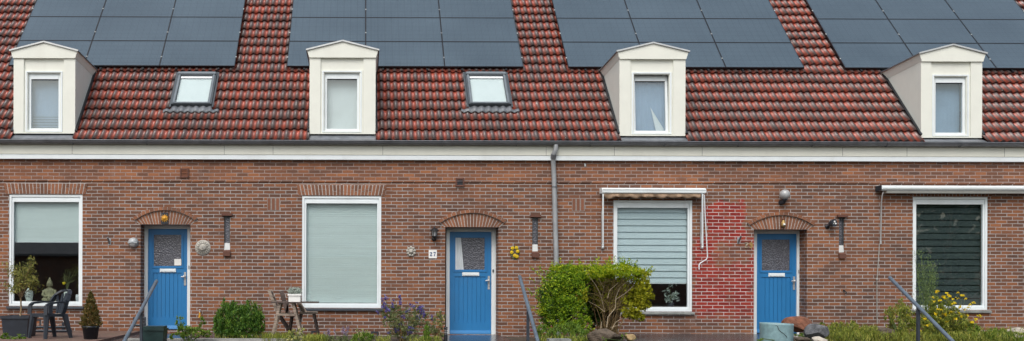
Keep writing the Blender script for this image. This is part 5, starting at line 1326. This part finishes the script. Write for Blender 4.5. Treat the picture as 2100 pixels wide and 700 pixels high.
for i in range(90):
    a_ = random.choice(((1108, 600), (1115, 560), (1140, 548), (1170, 545), (1200, 545), (1225, 542), (1250, 541), (1275, 542), (1300, 548), (1325, 560), (1106, 640), (1112, 575)))
    b0 = P(a_[0] + random.gauss(0, 9), a_[1] + random.gauss(6, 4), yh + random.uniform(-.35, .3)); dd = Vector(((a_[0] - 1215) / 115 * .6 + random.gauss(0, .3), random.gauss(0, .3), 1)).normalized()
    for k in range(13): C.append(b0 + dd * random.uniform(0, .17) + Vector((random.gauss(0, .014), random.gauss(0, .014), 0)))
leaf_mesh('sprigs', np.array([tuple(q) for q in C]), .042, .02, 'l_hedge', t)
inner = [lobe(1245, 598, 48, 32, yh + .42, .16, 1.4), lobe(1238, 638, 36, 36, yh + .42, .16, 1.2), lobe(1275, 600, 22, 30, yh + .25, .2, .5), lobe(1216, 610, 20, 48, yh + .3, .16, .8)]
C = cloud(inner, 10500, .1); leaf_mesh('back_foliage', C, .06, .034, 'l_hedge_shaded', t)
C = cloud([lobe(1248, 605, 40, 40, yh + .1, .3, 1)], 1500, .1); leaf_mesh('sparse_foliage', C, .04, .02, 'l_hedge_gold', t)
rg = random.Random(21); st = MB(); pale = MB(); tw = MB()
tips = []
for i in range(46):
    b0 = Vector(P(rg.uniform(1228, 1266), 682, yh + rg.uniform(-.2, .25))); b0.z = 0.0
    e = Vector(P(rg.uniform(1185, 1312), rg.uniform(562, 582), yh + rg.uniform(-.36, .3)))
    p1 = b0.lerp(e, .35) + Vector(((bx - b0.x) * .25 + rg.gauss(0, .03), rg.gauss(0, .03), .03)); p2 = b0.lerp(e, .7) + Vector(((bx - e.x) * .10 + rg.gauss(0, .05), rg.gauss(0, .04), .02))
    (pale if i % 16 == 3 else st).tube([b0, p1, p2, e], [.009, .008, .005, .003], 6)
    for k in range(9):
        q = p1.lerp(e, rg.uniform(.1, .9)); f = q + Vector((rg.gauss(0, .14), rg.gauss(0, .1), rg.uniform(.05, .25))); tw.tube([q, q.lerp(f, .5) + Vector((0, 0, .02)), f], [.005, .004, .002], 5)
# pale dead limbs
for pts, r in (([(1244, 672), (1247, 650), (1262, 632), (1263, 610), (1270, 592), (1285, 578)], .014), ([(1232, 674), (1234, 660)], .013), ([(1255, 676), (1262, 662), (1272, 655), (1272, 645)], .012), ([(1208, 567), (1222, 585), (1232, 605), (1240, 640)], .010), ([(1262, 615), (1285, 600), (1300, 585)], .009), ([(1190, 650), (1203, 668), (1214, 676)], .008), ([(1246, 612), (1250, 596), (1268, 580)], .010), ([(1240, 640), (1225, 628), (1206, 618)], .007), ([(1238, 590), (1228, 572), (1240, 560)], .006), ([(1252, 672), (1266, 668), (1276, 663), (1282, 650)], .007)):
    q = [P(a, b, yh - .34 + .03 * i) for i, (a, b) in enumerate(pts)]; pale.tube(q, [r * .58 * (1 - .5 * i / len(q)) for i in range(len(q))], 7)
st.build('stem', 'hedge_stem', t); pale.build('dead_branch', 'bark_pale', t); tw.build('twigs', 'twig', t)

def shrub(name, lab, cat, lobes, n, L, W, mat, x, y, z=-.02, stems=6, group=None, droop=0, shell=.5, up=None, extra=None, stem_mat='twig'):
    t = thing(name, (x, y, z), lab, cat, group)
    C = cloud(lobes, n, shell); dirs = np.tile(np.array([0, 0, up]), (len(C), 1)) if up else None
    leaf_mesh('foliage', C, L, W, mat, t, droop=droop, dirs=dirs)
    m = MB(); rg = random.Random(int(abs(x * 100)))
    for i in range(stems):
        l = lobes[i % len(lobes)]; e = Vector((l[0] + rg.gauss(0, l[3] * .35), l[1] + rg.gauss(0, l[4] * .35), l[2] + l[5] * rg.uniform(.1, .7)))
        m.tube([(x + rg.gauss(0, .04), y + rg.gauss(0, .04), z), Vector((x, y, z)).lerp(e, .5) + Vector((rg.gauss(0, .02), 0, .02)), e], [.009, .007, .003], 5)
    m.build('stems', stem_mat, t)
    return t
# conifer bush: spires of upright sprays
yc = -1.6; x = P(490, 690, yc).x
t = thing('conifer_bush', (x, yc, -.02), 'dark green conifer bush of upright spires left of the wooden table', 'bush')
C = []
rg = random.Random(4)
def spire(px, top, bot, rx, yy, n):
    c0 = P(px, bot, yy); c1 = P(px, top, yy); s = (DIST + yy) / F
    for i in range(n):
        h_ = rg.random(); prof = (1 - h_) ** .55 * (.72 + .28 * math.sin(min(1, h_ * 4) * PI / 2)); r_ = rx * s * prof * math.sqrt(rg.uniform(.2, 1)) * (1 + .2 * math.sin(h_ * 22 + px)); a = rg.uniform(0, 2 * PI); r_ *= (1 + .22 * math.sin(3 * a + h_ * 9 + px)) * (1.25 if rg.random() < .12 else 1)
        C.append((c0.x + r_ * math.cos(a), yy + r_ * math.sin(a), c0.z + (c1.z - c0.z) * h_))
for a in ((459, 611, 660, 7, yc, 260), (478, 617, 670, 11, yc - .1, 420), (508, 615, 665, 10, yc, 420), (497, 626, 670, 9, yc - .15, 300), (522, 622, 665, 10, yc, 340), (447, 634, 680, 8, yc, 240), (535, 640, 680, 8, yc, 240), (468, 622, 668, 8, yc - .2, 260), (488, 630, 672, 9, yc - .25, 260)): spire(*a)
C += [Vector(q) for q in cloud([lobe(466, 656, 20, 36, yc - .05, .28, 1.1), lobe(486, 655, 22, 34, yc - .15, .3, 1.3), lobe(513, 652, 24, 34, yc, .3, 1.3), lobe(490, 678, 46, 18, yc - .1, .34, 1.2), lobe(450, 668, 14, 26, yc - .1, .22, .6), lobe(530, 665, 13, 26, yc, .24, .6)], 11500, .45)]
leaf_mesh('foliage', np.array([tuple(q) for q in C]), .050, .015, 'l_conifer', t, dirs=np.tile([0, 0, .8], (len(C), 1)))
m = MB()
for px in (455, 476, 500, 520): m.tube([P(px, 694, yc), P(px + 1, 650, yc)], [.014, .005], 6)
m.build('trunk', 'bark', t)
# violet flowered shrub
yv = -1.7; x = P(828, 690, yv).x
L_ = [lobe(805, 655, 22, 26, yv, .25, 1), lobe(830, 660, 30, 28, yv - .1, .3, 1.6), lobe(858, 655, 22, 26, yv, .25, 1.0), lobe(795, 638, 12, 18, yv, .12, .35), lobe(830, 684, 36, 14, yv - .1, .3, .7), lobe(812, 640, 10, 16, yv, .1, .25)]
t = shrub('flowering_shrub', 'loose shrub with violet blue flower clusters below the right corner of the second window', 'bush', L_, 3000, .050, .017, 'l_grey', x, yv, stems=16)
fl = [(783, 616, 4, 5), (791, 613, 6, 5), (788, 628, 6, 8), (796, 637, 8, 6), (805, 627, 4, 8), (820, 612, 4, 8), (820, 622, 5, 6), (843, 625, 4, 4), (836, 637, 8, 6), (847, 630, 5, 4), (861, 635, 8, 8), (866, 645, 7, 9), (858, 652, 9, 7), (826, 649, 6, 6), (822, 664, 5, 5), (843, 676, 8, 9), (838, 682, 6, 5), (815, 676, 6, 7), (797, 682, 5, 4), (829, 692, 6, 4), (774, 642, 4, 5), (788, 650, 4, 4), (886, 653, 4, 7), (854, 622, 4, 3), (868, 629, 3, 4), (788, 606, 3, 2), (808, 618, 3, 4), (820, 607, 2, 3)]
C = cloud([lobe(a, b, c_ * .85, d_ * .85, yv - .22 + .2 * random.random(), .07, c_ * d_) for a, b, c_, d_ in fl], 3600, .2)
leaf_mesh('flower_heads', C, .030, .021, 'f_purple', t)
m = MB()
for a, b, c_, d_ in fl: m.tube([P(a, b, yv - .1), P(a + (828 - a) * .3, b + (690 - b) * .5, yv - .03), P(828 + (a - 828) * .3, 690, yv)], [.003, .004, .006], 5)
m.build('flower_stalks', 'stem', t)
# cream edged shrub by the bollard + small upright conifer
y = -1.8; x = P(894, 690, y).x
t = shrub('variegated_shrub', 'grey green shrub with pale tips beside the frame of the middle door', 'bush', [lobe(895, 665, 15, 25, y, .18, 1), lobe(906, 655, 8, 16, y, .1, .35), lobe(893, 685, 18, 14, y, .16, .5)], 1100, .045, .016, 'l_grey', x, y, stems=9)
for l_, n_ in ((lobe(899, 650, 3, 6, y - .1, .03, 1), 45), (lobe(909, 652, 4, 7, y - .1, .04, 1), 45), (lobe(902, 668, 5, 6, y - .12, .03, .6), 40)):
    leaf_mesh('pale_tip', cloud([l_], n_, .2), .04, .014, 'l_var', t)
y = -2.4; x = P(875, 695, y).x
C = []; 
t = thing('dwarf_conifer', (x, y, -.05), 'tiny bright green upright conifer in front of the violet shrub', 'conifer')
spire(875, 666, 704, 10, y, 1200); leaf_mesh('foliage', np.array(C), .04, .013, 'l_fresh', t, dirs=np.tile([0, 0, 1.2], (len(C), 1)))
m = MB(); m.tube([(x, y, -.05), (x, y, P(875, 675, y).z)], [.012, .004], 6); m.build('trunk', 'bark', t)
# weeds below door 1
y = -2.5; x = P(385, 690, y).x
t = shrub('leafy_weed', 'fresh green leafy weeds growing before the leftmost blue door', 'plant', [lobe(368, 664, 8, 18, y, .09, .6), lobe(380, 680, 16, 12, y, .15, 1), lobe(400, 682, 22, 10, y, .15, 1.1), lobe(415, 662, 7, 12, y, .08, .3), lobe(424, 684, 8, 8, y, .1, .4), lobe(358, 690, 10, 8, y, .1, .3)], 1500, .06, .02, 'l_fresh', x, y, stems=14, stem_mat='stem')
# yellow variegated
y = -2.4; x = P(606, 698, y).x
shrub('variegated_shrub', 'small shrub with yellow and cream leaves in front of the wooden table', 'bush', [lobe(600, 688, 10, 12, y, .1, 1), lobe(614, 686, 8, 14, y, .1, .8), lobe(622, 676, 3.5, 7, y, .03, .25), lobe(595, 684, 4, 9, y, .04, .3), lobe(606, 696, 16, 8, y, .1, .6)], 620, .04, .018, 'l_var', x, y, stems=10, stem_mat='stem')
# lavender and cream spikes under window 2
y = -2.1
def spikes(name, lab, cat, px0, px1, top0, top1, n, mat, y, stem='stem', h=.10, seed=1, per=26, base=702):
    rg = random.Random(seed); x = P((px0 + px1) / 2, 695, y).x; t = thing(name, (x, y, -.04), lab, cat)
    m = MB(); C = []
    for i in range(n):
        px = rg.uniform(px0, px1); yy = y + rg.uniform(-.12, .12); e = P(px, rg.uniform(top0, top1), yy); b_ = P(px + rg.gauss(0, 3), base, yy)
        m.tube([b_, b_.lerp(e, .5) + Vector((rg.gauss(0, .01), 0, 0)), e], [.004, .003, .002], 4)
        C = [e - Vector((rg.gauss(0, .011), rg.gauss(0, .011), h * rg.random())) for k in range(per)]; leaf_mesh('flower_spike', np.array(C), .026, .016, mat, t)
    m.build('stalks', stem, t); return t
t = spikes('lavender', 'lavender with thin lilac spikes under the second window', 'plant', 662, 714, 668, 684, 13, 'f_lilac', y, seed=3)
C = cloud([lobe(690, 698, 28, 9, y, .15, 1)], 700, .3); leaf_mesh('foliage', C, .07, .011, 'l_grey', t, dirs=np.tile([0, 0, 1.], (len(C), 1)))
y = -2.3; t = spikes('cream_flower', 'cream tipped plant between the lavender and the violet shrub', 'plant', 722, 766, 671, 692, 15, 'l_var', y, seed=8, h=.09, per=18)
C = cloud([lobe(745, 693, 24, 11, y, .16, 1)], 900, .3); leaf_mesh('foliage', C, .055, .018, 'l_fresh', t)
# foot of the hedge: rail plants
y = -2.4; x = P(1150, 690, y).x
shrub('leafy_weed', 'leafy ground plants at the left foot of the big hedge', 'plant', [lobe(1115, 680, 17, 14, y, .14, 1), lobe(1145, 680, 18, 16, y, .18, 1), lobe(1188, 688, 20, 14, y, .15, 1.2), lobe(1170, 675, 20, 14, y + .1, .15, 1)], 1900, .085, .013, 'l_fresh', x, y, stems=12, up=.9, stem_mat='stem')
C = cloud([lobe(1090, 677, 3, 3, y - .2, .03, 1), lobe(1110, 690, 3, 4, y - .2, .03, 1)], 90, .2); o = leaf_mesh('pink_flower', C, .022, .016, 'f_pink', None, origin=P(1100, 700, y)); tag(o, 'two magenta flowers beside the middle handrail', 'flower')
# small plants round the tan stone
y = -2.3; x = P(1292, 695, y).x
shrub('leafy_weed', 'small sprigs around the tan stone right of the brown boulder', 'plant', [lobe(1280, 690, 9, 6, y, .1, 1), lobe(1300, 692, 9, 5, y + .1, .1, .8), lobe(1240, 696, 7, 5, -2.9, .06, .5)], 300, .04, .018, 'l_fresh', x, y, stems=6, stem_mat='stem')
y = -2.7; shrub('leafy_weed', 'green sprigs at the foot of the cracked stone pot and grey boulder', 'plant', [lobe(1652, 686, 9, 8, -2.4, .1, 1), lobe(1685, 670, 11, 9, -2.2, .1, .8), lobe(1560, 697, 7, 4, -2.9, .06, .4), lobe(1640, 690, 12, 5, -2.6, .08, .7)], 420, .05, .02, 'l_fresh', P(1655, 695, y).x, y, stems=8, stem_mat='stem')
# right hand weeds
y = -1.9; x = P(1730, 690, y).x
shrub('weed_clump', 'low yellowish weeds right of the boulders under the slit window', 'plant', [lobe(1722, 684, 28, 15, y, .25, 1.2), lobe(1745, 670, 14, 12, y + .1, .2, .5), lobe(1760, 686, 28, 14, y, .25, 1), lobe(1718, 668, 12, 7, y + .1, .1, .4), lobe(1785, 684, 18, 16, y, .2, .8)], 2900, .075, .013, 'l_weed', x, y, stems=22, up=.7, shell=.3, stem_mat='stem')
y = -1.6; x = P(1845, 690, y).x
shrub('weed_clump', 'tall feathery weeds left of the rightmost handrail', 'plant', [lobe(1845, 660, 20, 34, y, .25, 1.3), lobe(1822, 648, 8, 22, y, .1, .4), lobe(1862, 650, 14, 28, y, .2, .8), lobe(1850, 690, 30, 14, y - .1, .3, 1), lobe(1848, 628, 8, 14, y, .1, .25)], 3000, .07, .012, 'l_weed', x, y, stems=26, up=.8, shell=.25, stem_mat='stem')
y = -1.3; x = P(1905, 690, y).x
t = thing('asparagus_plant', (x, y, -.02), 'tall feathery plant in front of the left side of the dark blind', 'plant')
C = []; m = MB(); rg = random.Random(9)
for i in range(13):
    tip = P(rg.gauss(1898, 10), rg.uniform(520, 600) if i > 1 else 514, y + rg.uniform(-.12, .12)); b0 = Vector((x + rg.gauss(0, .05), y, -.02)); mid = b0.lerp(tip, .55) + Vector((rg.gauss(0, .03), 0, 0)); m.tube([b0, mid, tip], [.007, .005, .002], 5)
    for k in range(165):
        u = rg.random() ** .8; q = b0.lerp(tip, .35 + .65 * u); sp = .045 + .10 * (1 - u) * rg.random(); C.append(q + Vector((rg.gauss(0, sp * .75), rg.gauss(0, sp * .75), rg.gauss(.01, .02))))
for e_ in ((1910, 568), (1920, 558), (1917, 580)): m.tube([P(1900, 590, y), P(*e_, y)], [.004, .002], 5); C += [P(e_[0] - 4 * u, e_[1] + 8 * u, y) + Vector((rg.gauss(0, .015), 0, rg.gauss(0, .02))) for u in np.linspace(0, 1.5, 26)]
m.build('stems', 'stem', t); leaf_mesh('foliage', np.array(C), .05, .008, 'l_fern', t, dirs=np.tile([0, 0, .7], (len(C), 1)))
y = -1.8; x = P(1935, 690, y).x
L_ = [lobe(1925, 655, 24, 30, y, .25, 1.2), lobe(1960, 665, 24, 26, y, .25, 1.2), lobe(1920, 625, 14, 20, y, .15, .4), lobe(1945, 632, 16, 20, y, .15, .4), lobe(1985, 680, 20, 20, y, .2, .7), lobe(1890, 672, 22, 24, y, .25, .8), lobe(1940, 690, 50, 14, y, .3, 1)]
t = shrub('yellow_flower_plant', 'spreading wild plant with many small yellow flowers under the dark blind window', 'plant', L_, 11000, .060, .014, 'l_weed', x, y, stems=34, shell=.2, up=.5, stem_mat='stem')
fl = [(1921, 601), (1922, 597), (1935, 610), (1938, 612), (1936, 608), (1941, 601), (1946, 605), (1948, 608), (1964, 601), (1972, 606), (1975, 607), (1980, 613), (1962, 611), (1955, 614), (1957, 622), (1954, 623), (1969, 628), (1968, 631), (1996, 621), (1990, 624), (1985, 630), (1915, 619), (1913, 610), (1927, 616), (1930, 635), (1932, 643), (1946, 641), (1939, 646), (1972, 649), (1960, 653), (1961, 655), (1968, 642), (1983, 647), (2007, 648), (2012, 649), (2002, 655), (1993, 661), (1968, 667), (1979, 669), (1960, 674), (1988, 689), (1862, 648), (1896, 654), (1887, 678), (1977, 634), (1950, 640), (1924, 634), (1928, 653), (1901, 668), (1934, 670), (1918, 645), (1943, 660)]
C = []; m = MB()
for a, b in fl:
    c_ = P(a, b, y - .3 + .35 * random.random()); nf = random.choice((9, 13, 18))
    leaf_mesh('flower', np.array([c_ + Vector((random.gauss(0, .013), random.gauss(0, .013), random.gauss(0, .009))) for k in range(nf)]), .032, .024, 'flower_y', t)
    r0 = P(1935 + (a - 1935) * .45, 692, y); m.tube([r0, r0.lerp(c_, .6) + Vector((0, 0, .03)), c_], [.004, .003, .002], 4)
m.build('flower_stalks', 'stem', t)
y = -1.9; x = P(2045, 690, y).x
shrub('weed_clump', 'low green weeds in front of the pale stone block at the right edge', 'plant', [lobe(2010, 688, 22, 14, y, .25, 1), lobe(2045, 688, 20, 14, y, .22, 1), lobe(2085, 692, 24, 11, y - .2, .22, 1), lobe(1995, 675, 14, 14, y, .15, .5)], 2200, .07, .013, 'l_fresh', x, y, stems=18, up=.7, shell=.3, stem_mat='stem')
# left corner plant
y = -2.6; x = P(28, 698, y).x
shrub('leafy_weed', 'pale green leaves in the lower left corner before the square pot', 'plant', [lobe(30, 696, 22, 8, y, .12, 1), lobe(12, 690, 10, 6, y, .08, .4), lobe(45, 690, 9, 7, y, .08, .4)], 480, .06, .03, 'l_fresh', x, y, z=.06, stems=6, stem_mat='stem')
# grass and ground cover
def blades(regions, name, mat, L, W, lab=None):
    C = []
    for px0, px1, py0, py1, y0, y1, n in regions:
        for i in range(n):
            yy = random.uniform(y0, y1); px = random.uniform(px0, px1); q = P(px, random.uniform(py0, py1), yy); C.append(q)
    C = np.array(C); o = leaf_mesh(name, C, L, W, mat, None, origin=(C[:, 0].mean(), C[:, 1].mean(), 0), dirs=np.tile([0, 0, 1.1], (len(C), 1))); o['kind'] = 'stuff'; return o
o = blades([(536, 600, 684, 702, -2.4, -1.3, 900), (620, 672, 688, 702, -2.5, -1.6, 700), (1690, 2100, 682, 704, -2.6, -1.0, 4200), (1690, 1800, 668, 690, -2.2, -1.2, 700), (1990, 2100, 674, 690, -2.2, -1.4, 300), (440, 540, 689, 700, -2.1, -1.6, 260), (1100, 1205, 690, 702, -2.9, -2.2, 500), (770, 800, 690, 702, -2.4, -1.8, 160), (840, 905, 692, 702, -2.8, -2.2, 220)], 'grass', 'l_weed', .12, .010)
tag(o, 'grass and low weeds growing along the garden strip before the houses', 'grass')

# ------------------------------------------------------------------ across the street (seen only in the window panes)
def opp_house(x0, x1, lab):
    t = thing('row_house', ((x0 + x1) / 2, -46, -.5), lab, 'house', 'dark roofed houses across the street')
    m = MB(); m.box(x0, x1, -54, -46, -.5, 3.1); m.build('wall', 'brick', t)
    m = MB(); m.add([(x0, -45.6, 2.9), (x1, -45.6, 2.9), (x1, -50, 6.9), (x0, -50, 6.9), (x1, -54.4, 2.9), (x0, -54.4, 2.9), (x0, -45.6, 2.75), (x1, -45.6, 2.75), (x1, -54.4, 2.75), (x0, -54.4, 2.75)], [(1, 0, 3, 2), (2, 3, 5, 4), (0, 1, 7, 6), (4, 5, 9, 8), (6, 7, 8, 9), (0, 6, 9, 5, 3), (1, 2, 4, 8, 7)])
    r_ = fix_normals(m.build('roof', 'slate_roof', t))
    for xc in (x0 + 1.2, (x0 + x1) / 2 + .8): 
        m = MB(); m.box(xc - .3, xc + .3, -50.3, -49.7, 6.2, 8.0); m.build('chimney', 'cap_brick', r_)
for i in range(3): opp_house(-38 + i * 22, -16.05 + i * 22, ['dark roofed row house across the street reflected in the leftmost window', 'dark roofed row house across the street reflected in the second window', 'dark roofed row house across the street reflected in the striped blind window'][i])
rg = random.Random(77)
for i, (x, h_) in enumerate(((33, 8.5), (38.5, 9.5), (43.5, 8.8), (49, 10))):
    t = thing('street_tree', (x, -42, -.5), ['broad tree across the street reflected in the window with dark blind', 'taller tree across the street beyond the broad one', 'tree across the street second from the far end', 'tallest tree across the street at the far end'][i], 'tree', 'trees across the street')
    m = MB(); m.tube([(x, -42, -.5), (x + .1, -42, h_ * .4), (x, -42, h_ * .75)], [.28, .2, .06], 8)
    for k in range(8): a = rg.uniform(0, 6.3); m.tube([(x, -42, h_ * rg.uniform(.3, .6)), (x + 2.2 * math.cos(a), -42 + 2.2 * math.sin(a), h_ * rg.uniform(.6, .9))], [.1, .03], 6)
    m.build('trunk', 'bark', t)
    C = cloud([(x + rg.gauss(0, 1), -42 + rg.gauss(0, .8), h_ * rg.uniform(.08, .9), 2.4, 1.9, 1.6, 1) for _ in range(16)], 5200, .4); leaf_mesh('crown', C, .42, .3, 'l_tree', t)

# ------------------------------------------------------------------ light, sky, camera
w = bpy.data.worlds.new('World'); scene.world = w; w.use_nodes = True; nt = w.node_tree; N = nt.nodes; L = nt.links
bg = N['Background']; sky = N.new('ShaderNodeTexSky'); sky.sky_type = 'NISHITA'; sky.sun_disc = False
SE, SA = math.radians(52), math.radians(200)
sky.sun_elevation = SE; sky.sun_rotation = SA; sky.air_density = 1.6; sky.dust_density = 4.0; sky.ozone_density = 1.5
hs = N.new('ShaderNodeHueSaturation'); hs.inputs['Saturation'].default_value = 0.6; L.new(sky.outputs[0], hs.inputs['Color'])
L.new(hs.outputs[0], bg.inputs[0]); bg.inputs[1].default_value = 0.13
sun = bpy.data.lights.new('sun', 'SUN'); sun.energy = 1.0; sun.angle = math.radians(35); sun.color = (1, .97, .93)
so = bpy.data.objects.new('sun', sun); COL.objects.link(so)
# sky direction of the sun: rotation measured from +Y towards +X
sd = Vector((math.sin(SA) * math.cos(SE), math.cos(SA) * math.cos(SE), math.sin(SE)))
so.rotation_euler = sd.to_track_quat('Z', 'Y').to_euler(); so.location = (0, -10, 30)
cam = bpy.data.cameras.new('camera'); cam.sensor_width = 36; cam.lens = 36 * F / 2100; cam.shift_x = (1050 - PX0) / 2100; cam.shift_y = (PY0 - 350) / 2100
cam.clip_start = .1; cam.clip_end = 2000
co = bpy.data.objects.new('camera', cam); COL.objects.link(co); co.location = (0, -DIST, CZ); co.rotation_euler = (PI / 2, -ROLL, 0)
scene.camera = co
vs = scene.view_settings; vs.view_transform = 'Standard'; vs.look = 'None'; vs.gamma = 1; vs.use_curve_mapping = False; vs.exposure = 0.5
scene.cycles.max_bounces = 8; scene.cycles.transparent_max_bounces = 12; scene.cycles.caustics_reflective = False; scene.cycles.caustics_refractive = False
